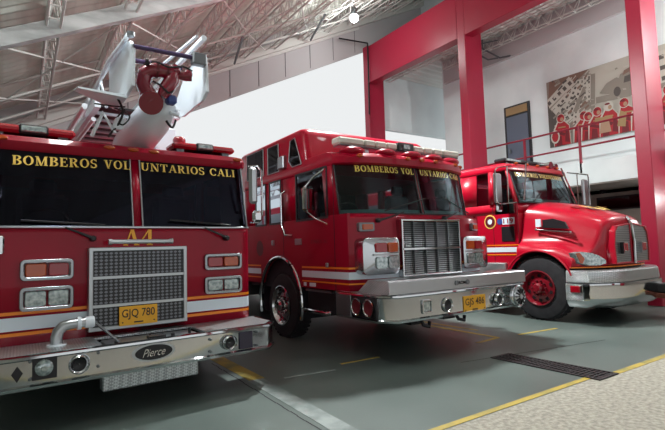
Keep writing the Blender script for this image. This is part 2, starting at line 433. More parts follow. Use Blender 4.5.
struct('wall_back_right', MB().box(11.0, 16, YB, YB+.15, 5.92, 8.2), 'wallw', smooth=0)
struct('wall_left', MB().box(-7.2, -7, -4, YB, 0, 6), 'wallw', smooth=0)
# front (street side) above the open doors
struct('wall_front', MB().prism([(-7, 2.6), (14, 6.6), (14, 12.4), (-7, 1.7)], 1, -4.1, -3.95), 'wallw', smooth=0)
struct('wall_far_right', MB().box(14, 14.15, -4, YB, 8.9, 12.4), 'wallw', smooth=0)

# red frame
def hcol(y):
    mb = MB().box(XC, XC+.74, y, y+.28, 0, 8.86, .012)
    return struct('steel_column', mb, 'col', smooth=0)
for y in (-4.93, -.4, 4.14, 8.67, 13.19): hcol(y)
ys_ = [-4.93, -.4, 4.14, 8.67, 13.19]
for a, b in zip(ys_[:-1], ys_[1:]): struct('steel_girder', MB().box(XC, XC+.34, a+.28, b, 7.42, 8.8, .01), 'col', smooth=0)
struct('steel_girder', MB().box(XC+.34, XW, 13.19, 13.4, 8.3, 8.6), 'joist', smooth=0)
mb = MB().tube([(10.55, 13.1, 8.9), (10.55, 13.1, 7.8), (10.52, 13.1, 6.2)], .03, 6); mb.tube([(10.55, 13.1, 8.9), (9.4, 13.3, 8.9)], .03, 6)
struct('drain_pipe', mb, 'black', smooth=0)

# right bay: deck, grey band, mural wall, balcony
vs = []; fs = []; n = 200
for i in range(n+1):
    y = -4+17.7*i/n
    for x in (XC+.3, 16): vs.append((x, y, 8.12+(.09 if (i//2) % 2 else 0)))
for i in range(n): fs.append((2*i, 2*i+1, 2*i+3, 2*i+2))
struct('ceiling_deck', MB().add(vs, fs), 'deck', smooth=0, solid=.02)
lattice('deck_joist', 11.7, -3.5, 13.4, 7.72, .38, .4, .02, 'joist')
lattice('deck_joist', 12.7, -3.5, 11.4, 7.72, .38, .4, .02, 'joist')
struct('trim_3', MB().box(XW-.12, XW+.1, -4, 11.6, 7.28, 8.1), 'wallg', smooth=0)
struct('wall_right', MB().box(XW, XW+.15, -4, 11.6, 2.6, 7.4), 'wallw', smooth=0)
struct('wall_right_low', MB().box(XW, XW+.15, -4, 11.6, 0, 2.7), 'tan', smooth=0)
struct('wall_recess', MB().box(XW, 16, 11.6, 11.75, 0, 8.7), 'wallw', smooth=0)
struct('balcony_slab', MB().box(XS, XW, -4, 12.5, 2.72, 3.24), 'wallw', smooth=0)
struct('trim_4', MB().box(XS+.02, XW-.01, -3.9, 12.4, 2.69, 2.725), 'tan', smooth=0)
# bent pipes under the deck
mb = MB()
for (dy, dx) in ((0, 0), (.3, -.2)):
    mb.tube([(12.6+dx, 9.6+dy, 8.1), (12.6+dx, 9.6+dy, 7.8), (12.8+dx, 9.1+dy, 7.35), (12.85+dx, 8.75+dy, 7.3)], .03, 6)
mb.tube([(12.4, 9.6, 7.9), (12.5, 8.9, 7.8)], .02, 5)
struct('pipe_bracket', mb, 'steel', smooth=0)
# balcony door with plywood transom
d = struct('door_1', MB().box(XW-.05, XW+.02, 8.27, 9.17, 3.24, 5.72), 'black', smooth=0)
P('door_leaf', MB().box(XW-.08, XW-.04, 8.34, 9.08, 3.24, 5.36), 'doorblue', d, smooth=0)
P('transom_panel', MB().box(XW-.08, XW-.04, 8.34, 9.08, 5.42, 5.66), 'woodp', d, smooth=0)
P('door_handle', MB().box(XW-.14, XW-.08, 8.95, 9.0, 4.2, 4.32), 'steel', d, smooth=0)
w = struct('window_1', MB().box(XW-.05, XW+.02, 4.9, 6.45, 2.14, 2.5), 'black', smooth=0)
P('window_pane', MB().box(XW-.07, XW-.05, 4.95, 6.4, 2.18, 2.46), 'paneglass', w, smooth=0)
t = P('wall_bracket', MB().box(XW-.15, XW, 6.2, 6.3, 2.6, 2.7).box(XW-.2, XW-.1, 6.18, 6.24, 2.63, 2.76), 'black', smooth=0)
tag(t, 'small dark fixture on the tan wall above the strip window', 'wall fixture')
# railing
t = thing('balcony_railing', 'dark red two-bar metal railing along the white balcony edge', 'railing', (XS+.05, 4, 3.24))
def rel(mb, o): return mb.map(lambda a, b, c: (a-o.location.x, b-o.location.y, c-o.location.z))
P('top_rail', rel(MB().tube([(XS+.05, -3.9, 4.16), (XS+.05, 12.3, 4.16)], .026, 8), t), 'rail', t)
P('middle_rail', rel(MB().tube([(XS+.05, -3.9, 3.66), (XS+.05, 12.3, 3.66)], .024, 8), t), 'rail', t)
for y in (1.4, 2.95, 4.5, 5.97, 7.47, 9.0, 10.5, 12.2):
    P('post', rel(MB().box(XS-.0, XS+.05, y-.025, y+.025, 3.0, 4.16), t), 'rail', t, smooth=0)

# mural: a flat photo collage, tilted buildings over a rescue crew
mm = ['muralgrey', 'muraldark', 'murallight', 'muralred', 'muralskin', 'muralsky', 'muralyellow', 'muralrust', 'muraldeepred', 'muralhaze']
for nme, c in zip(mm, ((134,128,118), (82,76,72), (186,182,172), (158,22,34), (160,128,104), (178,175,164), (150,124,84), (122,96,84), (104,14,26), (160,158,148))):
    M[nme] = mat(nme, c, .6)
mb = MB(); YL = 7.68; Z0 = 4.12; HT = 1.97; WD = 4.3
mb.box(XW-.035, XW-.002, YL-WD, YL, Z0, Z0+HT)
lay = [0]
def mp_(pts, m):
    """pts in (u 0..WD rightwards, v 0..HT up)"""
    lay[0] += 1; mb.m = m; xx = XW-.0365-lay[0]*.00012
    pts = [(max(0, min(WD, p[0])), max(0, min(HT, p[1]))) for p in pts]
    mb.add([(xx, YL-p[0], Z0+p[1]) for p in pts], [tuple(range(len(pts)))])
def el(cx, cy, a, b, m, n=12): mp_([(cx+a*cos(2*PI*k/n), cy+b*sin(2*PI*k/n)) for k in range(n)], m)
mp_([(1.25, 0), (WD, 0), (WD, HT), (1.25, HT)], 5)
mp_([(0, 1.2), (.1, 1.97), (1.25, 1.97), (.7, 1.6), (.2, 1.25)], 7)
mp_([(0, 0), (.5, 0), (.45, 1.1), (0, 1.25)], 1)
def tower(u, v, L_, W_, ang, rows, cols):
    c, s = cos(R(ang)), sin(R(ang))
    q = lambda a, b: (u+a*c-b*s, v+a*s+b*c)
    mp_([q(0, 0), q(L_, 0), q(L_, W_), q(0, W_)], 2)
    for i in range(rows):
        for j in range(cols):
            a0, b0 = L_*(j+.22)/cols, W_*(i+.2)/rows
            mp_([q(a0, b0), q(a0+L_/cols*.5, b0), q(a0+L_/cols*.5, b0+W_/rows*.4), q(a0, b0+W_/rows*.4)], 1)
    mp_([q(0, -.12), q(L_, -.12), q(L_, 0), q(0, 0)], 0)
tower(.05, 1.18, .95, .3, 32, 1, 5); tower(.3, .85, .95, .36, 36, 2, 6); tower(.42, .55, .8, .28, 28, 1, 5)
tower(.95, .5, 1.25, .24, 82, 2, 9); tower(1.22, .6, 1.2, .22, 86, 2, 9); tower(.75, .9, .7, .3, 62, 2, 5)
mp_([(1.0, .5), (1.35, .5), (1.3, 1.0), (1.02, 1.1)], 0)
for i in range(60):
    a, c_ = random.uniform(.1, 1.2), random.uniform(.3, 1.9)
    if c_ > 1.0+a*.75: continue
    w_, h_, g_ = random.uniform(.04, .2), random.uniform(.02, .07), random.choice((0, 0, 1, 2, 7))
    mp_([(a, c_), (a+w_, c_+w_*.6), (a+w_-h_*.4, c_+w_*.6+h_), (a-h_*.4, c_+h_)], g_)
mp_([(1.5, 1.2), (1.7, 1.42), (1.95, 1.5), (2.2, 1.35), (2.3, 1.15), (1.9, 1.05)], 0)
mp_([(1.4, .95), (2.4, .9), (2.4, 1.06), (1.4, 1.12)], 0)
mp_([(1.85, 1.05), (2.6, 1.0), (2.65, 1.7), (2.05, 1.55), (1.95, 1.3)], 0); mp_([(2.1, 1.5), (2.62, 1.65), (2.7, 1.8), (2.15, 1.62)], 7)
mp_([(2.12, 1.3), (2.5, 1.3), (2.5, 1.5), (2.15, 1.46)], 1); el(1.95, 1.12, .09, .13, 1); el(2.4, 1.08, .1, .14, 1)
tower(2.7, 1.0, 1.4, .8, 4, 3, 6)
for i in range(110):
    a, c_ = random.uniform(.02, 4.2), random.uniform(.05, 1.9); w_, h_ = random.uniform(.03, .16), random.uniform(.015, .06)
    if a > 1.25 and c_ > 1.25 and random.random() < .7: continue
    k_ = random.choice((0, 9, 9, 2)) if a > 1.25 else random.choice((0, 1, 1, 7, 9, 2))
    g_ = random.uniform(.3, 1.0) if a < 1.25 else random.uniform(-.2, .4)
    mp_([(a, c_), (a+w_, c_+w_*g_), (a+w_*.8, c_+w_*g_+h_), (a-h_*.4, c_+h_)], k_)
for (cx, h, lean) in ((.42, .92, -.03), (1.0, .82, .05), (1.22, .76, -.05), (1.42, .84, .0), (1.72, .92, 0), (2.2, .9, -.1), (2.5, .8, .0), (3.1, .95, 0), (3.6, .9, 0)):
    m_ = 2 if abs(cx-1.72) < .01 else 3
    mp_([(cx-.28, 0), (cx+.24, 0), (cx+.22, h*.59), (cx+.1+lean, h*.8), (cx-.1+lean, h*.8), (cx-.26, h*.55)], 2)
    mp_([(cx-.26, 0), (cx+.22, 0), (cx+.2, h*.58), (cx+.08+lean, h*.76), (cx-.08+lean, h*.76), (cx-.22, h*.52)], 3)
    el(cx+lean, h*.86, .13, .14, 2); el(cx+lean, h*.86, .11, .12, m_); el(cx+lean+.03, h*.82, .05, .06, 4)
    mp_([(cx-.22, h*.42), (cx+.05, h*.28), (cx+.09, h*.36), (cx-.16, h*.5)], 8)
    mp_([(cx-.2, 0), (cx-.02, 0), (cx-.03, h*.3), (cx-.16, h*.34)], 8); mp_([(cx+.06, h*.1), (cx+.2, h*.05), (cx+.18, h*.4), (cx+.1, h*.5)], 8)
    mp_([(cx-.12, h*.56), (cx+.1, h*.54), (cx+.1, h*.58), (cx-.12, h*.6)], 6); el(cx+lean-.03, h*.93, .07, .03, 8)
el(.2, .28, .14, .2, 2); el(.2, .28, .1, .15, 3); mp_([(1.35, .45), (1.8, .4), (1.8, .5), (1.35, .56)], 6); mp_([(1.45, .1), (1.75, .1), (1.7, .45), (1.5, .45)], 4)
mp_([(1.9, .2), (2.1, .15), (2.15, .5), (2.0, .6)], 6)
t = P('mural', mb, mm, smooth=0); tag(t, 'large photo mural of tilted buildings above firefighters in red, on the white balcony wall', 'mural')

# drain grate
t = thing('drain_grate', 'dark iron slotted drain grate set into the green floor beside the yellow edge line', 'drain', (4.82, 3.03, 0))
mb = MB().ring([(-.17, -.63), (.2, -.63), (.14, .61), (-.2, .61)], [(-.14, -.6), (.17, -.6), (.11, .58), (-.17, .58)], 2, .001, .012)
P('frame', mb, 'iron', t, smooth=0)
mb = MB()
for i in range(26):
    y = -.59+i*.0465; mb.box(-.165, .165, y, y+.018, .001, .01)
for x in (-.06, .06): mb.box(x-.01, x+.01, -.6, .58, .001, .011)
P('bars', mb, 'iron', t, smooth=0)
P('channel', MB().box(-.17, .17, -.6, .59, .0002, .001), 'dark', t, smooth=0)

# high-bay lamps (girder and middle-truck lamps are real, the rest added for brightness)
def bay_lamp(x, y, z, label, watt, size=.5, down=False):
    t = thing('high_bay_lamp', label, 'ceiling lamp', (x, y, z), group='high bay lamps of the hall')
    P('hood', MB().lathe([(.04, .34), (.08, .3), (.09, .18), (.12, .08), (.12, .07)], (0, 0, 0), 2, 20, cap=False), 'steel', t)
    P('diffuser', MB().lathe([(.01, .12), (.09, .09), (.14, .02), (.12, -.08), (.05, -.13), (.01, -.135)], (0, 0, 0), 2, 20), 'lamp', t)
    P('hanger', MB().tube([(0, 0, .34), (0, 0, rz_(x)+.5-z)], .015, 6), 'steel', t)
    l = bpy.data.lights.new('lamp', 'POINT'); l.shadow_soft_size = size*.45; l.energy = watt; l.color = (.95, 1, .985)
    if down:
        l.type = 'AREA'; l = bpy.data.lights[l.name]; l.shape = 'DISK'; l.size = .3; l.energy = watt
    lo = bpy.data.objects.new('light', l); COL.objects.link(lo); lo.location = (0, 0, -.3); lo.parent = t
    return t
GL = 'high bay lamps of the hall'
bay_lamp(8.37, 11, 8.38, 'round glowing high bay lamp hanging under the roof beside the red girder', 150)
bay_lamp(5.2, 6.5, 6.5, 'high bay lamp hanging over the middle fire truck, outside the picture', 680, down=True)
bay_lamp(.6, 4.4, 4.6, 'added high bay fill lamp over the left fire truck, outside the picture', 125)  # added out of view, brightens the ceiling and ladder
bay_lamp(8.7, 3.6, 7.6, 'added high bay fill lamp over the right fire truck, outside the picture', 120)  # unseen fill over the right truck, added for brightness
bay_lamp(6.2, 1.2, 7.0, 'added high bay fill lamp near the street side, outside the picture', 60)  # added weak fill from the street side, out of view
t = bay_lamp(12.1, 2.4, 6.2, 'added high bay fill lamp over the balcony, outside the picture', 360)  # added out of view to light the deck and mural wall

t = thing('added_strip_light', 'added strip light under the balcony, brightening its soffit, outside the picture', 'ceiling lamp', (12.2, 3.3, 2.30))  # added unseen to brighten the soffit and tan wall
P('housing', MB().box(-.1, .1, -.6, .6, 0, .04, .01), 'steel', t, smooth=0)
P('hanger', MB().tube([(0, -.4, .03), (0, -.4, .39)], .006, 6), 'steel', t)
P('hanger', MB().tube([(0, .4, .03), (0, .4, .39)], .006, 6), 'steel', t)
P('tube', MB().tube([(0, -.55, -.03), (0, .55, -.03)], .02, 8), 'lamp', t)
l = bpy.data.lights.new('lamp', 'POINT'); l.shadow_soft_size = .05; l.energy = 60
lo = bpy.data.objects.new('light', l); COL.objects.link(lo); lo.location = (-.25, 0, -.07); lo.parent = t
# ------------------------------------------------------------------ truck kit
M['bezel'] = mat('bezel_chrome', (150, 152, 156), .22, metal=1.)
M['satin'] = mat('satin_chrome', (190, 194, 198), .2, metal=1.)
def plan(fn, hw, yb, side, nf=28, extra=()):
    """open plan line: left back -> front -> right back. fn(x) is the front y."""
    xs = sorted({round(hw*sin(PI*(i/nf-.5)), 5) for i in range(nf+1)} | {e for e in extra} | {-e for e in extra})
    ye = fn(hw); L_ = [(-hw, y) for y in sorted({yb, *[s for s in side if ye < s < yb]}, reverse=True)]
    F = [(x, fn(x)) for x in xs]
    return L_+F+[(hw, y) for (_, y) in reversed(L_)]
def lift(pl, z, dy=0, sx=1, zf=None):
    """raise a plan to height z; front points are raked back by dy"""
    ymax = max(p[1] for p in pl)
    out = []
    for (x, y) in pl:
        k = 1-max(0, min(1, y/ (ymax*.35)))
        out.append((x*sx, y+dy*k, z if zf is None else zf(x, y)))
    return out
def shell(lo, hi, pick, names):
    """quads between two lifted plans; pick(x, y) of the segment middle -> name"""
    out = {n: MB() for n in names}
    for i in range(len(lo)-1):
        mx = (lo[i][0]+lo[i+1][0])/2; my = (lo[i][1]+lo[i+1][1])/2; n = pick(mx, my)
        if n in out: out[n].add([lo[i], lo[i+1], hi[i+1], hi[i]], [(0, 1, 2, 3)])
    return out
def text_on(txt, cx, z, w, h, yf, kind='serif', slope=0, **k):
    """text whose letters sit on the front surface y = yf(x, z)"""
    f = lambda u, v: (cx-w/2+u, yf(cx-w/2+u, z+v), z+v+slope*(u-w/2))
    return serif_text(txt, f, w, h) if kind == 'serif' else font_text(txt, f, w, h, **k)
def wheel(parent, x, y, z, r, side, rim='chrome', w=.28, front=True, label=None, rk=.6):
    """side -1: outer face towards -x"""
    s = side; c = (x, y, z)
    T = P('wheel', MB().lathe([(r*(rk-.02), -w/2), (r*.75, -w/2-.005), (r*.93, -w/2+.015), (r, -w/2+.06), (r, w/2-.06), (r*.93, w/2-.015), (r*.75, w/2+.005), (r*(rk-.02), w/2)], c, 0, 48, cap=False), 'rubber', parent, label=label)
    tm = MB()
    for k in range(40):
        a = 2*PI*k/40; t0 = .02
        tm.add([(x+dx, y+(r+rr)*cos(a+da), z+(r+rr)*sin(a+da)) for rr in (-.01, .008) for da in (-.035, .035) for dx in (-w/2+.03, w/2-.03)],
               [(0,1,3,2),(4,6,7,5),(0,4,5,1),(2,3,7,6),(0,2,6,4),(1,5,7,3)])
    P('tread_blocks', tm, 'rubber', T, smooth=0)
    o = x+s*w/2
    rr = r*rk
    P('rim', MB().lathe([(rr, 0), (rr*1.02, .02), (rr*.97, .025), (rr*.9, -.02), (rr*.86, -.05 if front else -.12), (rr*.5, -.02 if front else -.14), (.02, -.02 if front else -.14)], (o, y, z), 0, 36, cap=False, d=(s, 0, 0)), rim, T)
    hm = MB()
    for k in range(10):
        a = 2*PI*(k+.5)/10
        hm.lathe([(.034, 0), (.034, .004), (.001, .005)], (o-s*.035, y+rr*.7*cos(a), z+rr*.7*sin(a)), 0, 10, d=(s, 0, 0))
    P('vent_hole', hm, 'black', T)
    hm = MB()
    for k in range(10):
        a = 2*PI*k/10; hm.lathe([(.017, -.03), (.017, .03), (.008, .045)], (o-s*.02, y+rr*.42*cos(a), z+rr*.42*sin(a)), 0, 6, d=(s, 0, 0))
    P('lug_nuts', hm, 'chrome' if rim == 'chrome' else 'dred', T)
    P('hub', MB().lathe([(.085, -.04), (.085, .05), (.06, .08), (.02, .085)], (o, y, z), 0, 20, d=(s, 0, 0)), rim, T)
    return T
def lamp_frame(parent, x0, x1, z0, z1, y, cells, name='lamp_bezel', tilt=None, r=.035, label=None):
    """chrome rounded bezel holding lens cells; front at y (protrudes to y-.04)"""
    o_ = rrect(x0, x1, z0, z1, r); i_ = rrect(x0+.028, x1-.028, z0+.028, z1-.028, r*.6)
    mb = MB().ring(o_, i_, 1, y-.04, y+.03)
    b = P(name, mb, 'bezel', parent, bevel=.006, label=label)
    P('lamp_recess', MB().prism(i_, 1, y+.0, y+.02), 'alu', b)
    n = len(cells); w = (x1-x0-.06)/n
    for k, (nm, m) in enumerate(cells):
        q = rrect(x0+.03+w*k+.008, x0+.03+w*(k+1)-.008, z0+.034, z1-.034, .02)
        P(nm, MB().prism(q, 1, y-.03, y+.005), m, b, bevel=.008)
    return b
def round_horn(parent, x, y, z, r, name='siren_horn'):
    h = P(name, MB().lathe([(r*1.25, 0), (r*1.25, -.02), (r*1.05, -.035), (r*.8, -.02), (r*.7, -.01)], (x, y, z), 1, 28, cap=False), 'chrome', parent)
    P('horn_mouth', MB().lathe([(r*.8, -.022), (r*.5, -.010), (.005, -.008)], (x, y, z), 1, 24, cap=False), 'black', h)
    return h
def plate(parent, x0, x1, z0, z1, y, txt):
    p = P('license_plate', MB().box(x0, x1, y-.006, y, z0, z1, .003), 'plate', parent, smooth=0)
    w = x1-x0; h = z1-z0
    P('plate_lettering', font_text(txt, lambda u, v: (x0+w*.07+u, y-.008, z0+h*.3+v), w*.86, h*.55, bold=.01), 'platek', p, smooth=0)
    P('plate_bolts', MB().lathe([(.007, 0), (.005, -.006)], (x0+.03, y-.006, z0+.03), 1, 8).lathe([(.007, 0), (.005, -.006)], (x1-.03, y-.006, z0+.03), 1, 8)
      .box(x0+w*.38, x0+w*.62, y-.008, y-.006, z0+h*.12, z0+h*.19), 'platek', p, smooth=0)
    return p
def wiper(parent, px, pz, tx, tz, yf, blade=None):
    a = P('wiper', MB().tube([(px, yf(px, pz)-.05, pz), ((px+tx)/2, yf((px+tx)/2, (pz+tz)/2)-.06, (pz+tz)/2), (tx, yf(tx, tz)-.03, tz)], [.016, .011, .008], 6)
          .lathe([(.028, 0), (.028, -.05), (.018, -.07)], (px, yf(px, pz), pz), 1, 12), 'black', parent)
    if blade: P('wiper_blade', MB().tube([(b[0], yf(b[0], b[1])-.025, b[1]) for b in blade], .009, 5), 'black', a)
    return a
def roundel(mb, x, y, z, r, ax=1, d=None, t=.004, n=24): return mb.lathe([(r, 0), (r, t), (.001, t)], (x, y, z), ax, n, d=d)
def ybox(parent, nm, m, *b, c=.01, **k): return P(nm, MB().box(*b, c), m, parent, **k)
def side_poly_arch(y0, y1, z0, z1, cy, cz, r, n=18, zl=None):
    """side sheet outline (y, z) with a wheel arch cut in its lower edge"""
    h = z0-cz; a0 = math.asin(h/r); pts = [(y0, z0)]
    for i in range(n+1):
        a = (PI-a0)-(PI-2*a0)*i/n; pts.append((cy+r*cos(a), cz+r*sin(a)))
    pts += [(y1, z0), (y1, z1), (y0, z1)]
    return pts
def cabover(root, fn, hw, sill, head, rake, bottom, roofz, yb, windows, arch, white_z, mull, wfront, paint='red', glassm='glass', extra=(), sb=0, lk=1):
    """tilt cab: front sheet, sides with wheel arch, pillars, panes, brow, inside"""
    cy, cz, ar = arch
    sides = sorted({s for w in windows for s in w}|{yb*.999})
    ye = fn(hw)
    pl = plan(fn, hw, yb, sides, extra=(wfront, mull, *extra))
    fr = [(p[0], p[1]*lk) for p in pl if p[1] <= ye+1e-6]
    mb = MB().loft([[(x, y, bottom) for (x, y) in fr], [(x, y, (bottom+sill)/2) for (x, y) in fr], [(x, y+sb*.15, sill-.05) for (x, y) in fr], [(x, y+sb, sill) for (x, y) in fr]], (False, False), closed=False)
    body = P('cab_front', mb, paint, root, solid=.03)
    for s in (-1, 1):
        q = side_poly_arch(ye*lk, yb, bottom, sill, cy, cz, ar)
        P('cab_side', MB().prism(q, 0, s*hw, s*(hw-.04)), paint, root, smooth=0)
        am = MB(); rr = ar+.035; h = bottom-.3-cz; ang = [R(-18)+R(216)*i/30 for i in range(31)]
        am.tube([(s*(hw+.012), cy+rr*cos(a)*.97, cz+rr*sin(a)*.97) for a in ang], .026, 8)
        P('arch_trim', am, 'chrome', root)
        P('wheel_well', MB().loft([[(s*(hw-.03), cy+ar*cos(a), cz+ar*sin(a)) for a in ang], [(s*.62, cy+ar*cos(a), cz+ar*sin(a)) for a in ang]], (False, False), closed=False), 'dark', root)
    lo = lift(pl, sill, sb); hi = lift(pl, head, rake+sb)
    def pick(x, y):
        if abs(x) < hw-.001:
            if mull > 0 and abs(x) < mull: return 'pillar'
            return 'windscreen' if abs(x) < wfront else 'pillar'
        for (a, b) in windows:
            if a < y < b: return 'side_window'
        return 'pillar'
    sh = shell(lo, hi, pick, ['pillar', 'windscreen', 'side_window'])
    P('pillar', sh['pillar'], paint, root, solid=.04)
    ws = P('windscreen', sh['windscreen'], glassm, root)
    if sh['side_window'].f: P('side_window', sh['side_window'], glassm, root, smooth=0)
    # rubber / chrome trim around the panes
    def fy(x, z):
        x = max(-hw, min(hw, x)); t = (z-sill)/(head-sill); return fn(x)+(sb+rake*max(0, t))*(1-max(0, min(1, fn(x)/(yb*.35))))
    P('trim', MB().tube([(x, fy(x, sill)-.006, sill) for x in [hw*.985*(i/12-1) for i in range(25)]], .012, 6), 'alu' if mull > .03 else 'black', ws)
    P('trim', MB().tube([(x, fy(x, head)-.006, head) for x in [hw*.985*(i/12-1) for i in range(25)]], .008, 6), 'black', ws)
    for s in (-1, 1):
        P('trim', MB().tube([(s*wfront, fy(wfront, sill+(head-sill)*t)-.008, sill+(head-sill)*t) for t in (0, .5, 1)], .012, 6), 'alu' if mull > .03 else 'black', ws)
        if mull: P('trim', MB().tube([(s*mull, fy(mull, sill+(head-sill)*t)-.006, sill+(head-sill)*t) for t in (0, .5, 1)], .009, 6), 'alu' if mull > .03 else 'black', ws)
        for (a, b) in windows:
            P('window_frame', MB().ring([(a-.03, sill-.03), (b+.03, sill-.03), (b+.03, head+.01), (a-.03, head+.01)], [(a, sill), (b, sill), (b, head-.02), (a, head-.02)], 0, s*(hw+.008), s*(hw-.02)), 'black', root, smooth=0)
    # inside
    ins = P('cab_interior', MB().box(-hw+.06, hw-.06, ye+.5, yb-.05, .75, sill-.25).box(-hw+.06, hw-.06, yb-.12, yb-.06, .75, head), 'dark', root, smooth=0)
    P('dashboard', MB().loft([lift([p for p in plan(lambda x: fn(x)+.06+sb, hw-.06, ye+.55, ())], z, 0) for z in (sill-.3, sill+(.0 if glassm == 'glassdark' else .06))], (False, True)), 'dash', ins)  # top raised above the sill behind clear glass, imitating the mirrored band
    for sx in (-.7, .7):
        P('seat_back', MB().box(sx-.24, sx+.24, ye+1.0, ye+1.15, sill-.3, sill+.42, .05), 'seat', ins)
        P('head_rest', MB().box(sx-.13, sx+.13, ye+1.0, ye+1.1, sill+.42, sill+.58, .04), 'seat', ins)
    P('steering_wheel', MB().tube([(-.7+.22*cos(a), ye+.62-.1*sin(a), sill+.05+.16*sin(a)) for a in [2*PI*k/20 for k in range(21)]], .014, 6, cap=False)
      .tube([(-.9, ye+.62, sill+.05), (-.5, ye+.62, sill+.05)], .012, 6).tube([(-.7, ye+.62, sill+.05), (-.7, ye+.5, sill-.1)], .02, 6), 'black', ins)
    return body, fy, pl
def bumper_box(root, hw, y0, y1, z0, z1, ch=.18, nm='bumper'):
    """polished bumper: rolled top and bottom edges, chamfered corners, from y0 (front) back to y1"""
    pts = [(-hw, y1), (-hw, y0+ch), (-hw+ch*.9, y0), (hw-ch*.9, y0), (hw, y0+ch), (hw, y1)]
    def ring(d, z): # d outward
        c = [(-hw-d, y1), (-hw-d, y0+ch), (-hw+ch*.9-d*.4, y0-d), (hw-ch*.9+d*.4, y0-d), (hw+d, y0+ch), (hw+d, y1)]
        return [(x, y, z) for (x, y) in c]
    prof = [(-.05, z1-.01), (0, z1), (.025, z1-.012), (.028, z1-.03), (.0, z1-.045), (0, z0+.04), (.026, z0+.028), (.022, z0+.006), (0, z0), (-.05, z0+.01)]
    return P(nm, MB().loft([ring(d, z) for (d, z) in prof], (False, False), closed=False), 'chrome', root, smooth=50)

# ================================================================== left truck with aerial
T1 = thing('fire_truck', 'left red fire truck marked A4 with a white aerial ladder over its cab', 'fire truck', (.934, 4.8, 0), R(2.7), 'red fire trucks')
f1 = lambda x: 0 if abs(x) < 1.09 else .12*(1-math.sqrt(max(0, 1-((abs(x)-1.09)/.121)**2)))
hw1 = 1.21
b1, fy1, pl1 = cabover(T1, f1, hw1, 1.605, 2.30, .15, .60, 2.5, 3.0, [(.75, 1.35), (1.75, 2.6)], (1.95, .55, .66), None, .045, 1.165, paint='red', glassm='glassdark')
# brow and roof
lv = []
for (z, o, g) in ((2.29, .0, .14), (2.31, .035, .12), (2.37, .045, .11), (2.42, .02, .14), (2.46, -.03, .30), (2.48, -.12, .6)):
    lv.append([(x*(1+o*.4), y+g if y < .2 else y, z) for (x, y) in pl1])
P('cab_roof', MB().loft(lv, (False, True)), 'red', T1, smooth=40)
for x in (-.24, -.02, .18, -1.1, 1.1):
    m = P('marker_lamp', MB().lathe([(.05, 0), (.047, -.018), (.03, -.03)], (x, .105, 2.385), 1, 14).map(lambda a, b, c, x=x: (x+(a-x)*1.1, b, 2.385+(c-2.385)*.42)), 'amber', T1)
# windscreen lettering
ws1 = lambda x, z: fy1(x, z)-.012
P('windscreen_lettering', text_on('BOMBEROS VOL', -.53, 2.17, .97, .088, ws1, slope=.03), 'lettergold', T1, smooth=0)
P('windscreen_lettering', text_on('UNTARIOS CALI', .565, 2.185, 1.02, .084, ws1, slope=.0), 'lettergold', T1, smooth=0)
f1y = lambda x, z: f1(x)
P('unit_lettering', text_on('A4', .01, 1.43, .28, .155, lambda x, z: -.012), 'unitgold', T1, smooth=0)
# stripes, front and sides
def bands(root, fn, hw, yb, arch, zs, side_end):
    pl = plan(lambda x: fn(x)-.004, hw+.004, yb, (side_end[0], side_end[1]))
    for (z0, z1, m, nm) in zs:
        sh = shell(lift(pl, z0), lift(pl, z1), lambda x, y: 's' if (y < side_end[0] or y > side_end[1]) else 'n', ['s'])
        P(nm, sh['s'], m, root, smooth=0)
bands(T1, f1, hw1, 3.0, None, ((.865, .893, 'gold', 'gold_stripe'), (.735, .845, 'stripe', 'white_stripe'), (.690, .718, 'gold', 'gold_stripe')), (1.2, 2.7))
# grille
g = P('grille_frame', MB().ring([(-.44, .665), (.445, .665), (.445, 1.415), (-.44, 1.415)], [(-.405, .70), (.41, .70), (.41, 1.38), (-.405, 1.38)], 1, -.10, 0), 'alu', T1, smooth=0, bevel=.006)
mesh = mat('honeycomb_mesh', (110, 112, 116), .35, metal=.7)
N, L, PB = nodes(mesh); tc = N.new('ShaderNodeTexCoord'); sp = N.new('ShaderNodeSeparateXYZ'); L.new(tc.outputs['Object'], sp.inputs[0])
def mth(op, a, b=None):
    n = N.new('ShaderNodeMath'); n.operation = op
    for i, v in enumerate((a, b)):
        if v is None: continue
        if isinstance(v, (int, float)): n.inputs[i].default_value = v
        else: L.new(v, n.inputs[i])
    return n.outputs[0]
sx_, sz_ = mth('MULTIPLY', sp.outputs['X'], 2*PI/.084), mth('MULTIPLY', sp.outputs['Z'], 2*PI/.064)
d1 = mth('SINE', mth('ADD', sx_, sz_)); d2 = mth('SINE', mth('SUBTRACT', sx_, sz_))
fac = mth('GREATER_THAN', mth('MULTIPLY', d1, d2), -.12)
mx = N.new('ShaderNodeMix'); mx.data_type = 'RGBA'; mx.inputs[6].default_value = (*lin((112, 114, 120)), 1); mx.inputs[7].default_value = (*lin((14, 13, 17)), 1)
L.new(fac, mx.inputs[0]); L.new(mx.outputs[2], PB.inputs['Base Color']); L.new(mth('SUBTRACT', 1, fac), PB.inputs['Metallic'])
M['mesh'] = mesh
P('grille_mesh', MB().box(-.405, .41, -.075, -.07, .70, 1.38), 'mesh', g, smooth=0)
for z in (.885, 1.14): P('grille_bar', MB().box(-.405, .41, -.098, -.075, z-.012, z+.012), 'alu', g, smooth=0)
P('grille_backing', MB().box(-.40, .405, -.068, -.0, .70, 1.38), 'black', g, smooth=0)
plate(T1, -.19, .15, .69, .865, -.105, 'GJQ 780')
P('grab_rail', MB().tube([(-.28, -.12, 1.465), (.29, -.12, 1.465)], .020, 10).tube([(-.24, -.12, 1.465), (-.24, 0, 1.455)], .012, 6).tube([(.25, -.12, 1.465), (.25, 0, 1.455)], .012, 6)
  .lathe([(.026, 0), (.026, .03)], (-.285, -.12, 1.465), 0, 12).lathe([(.026, 0), (.026, .03)], (.265, -.12, 1.465), 0, 12), 'alu', T1)
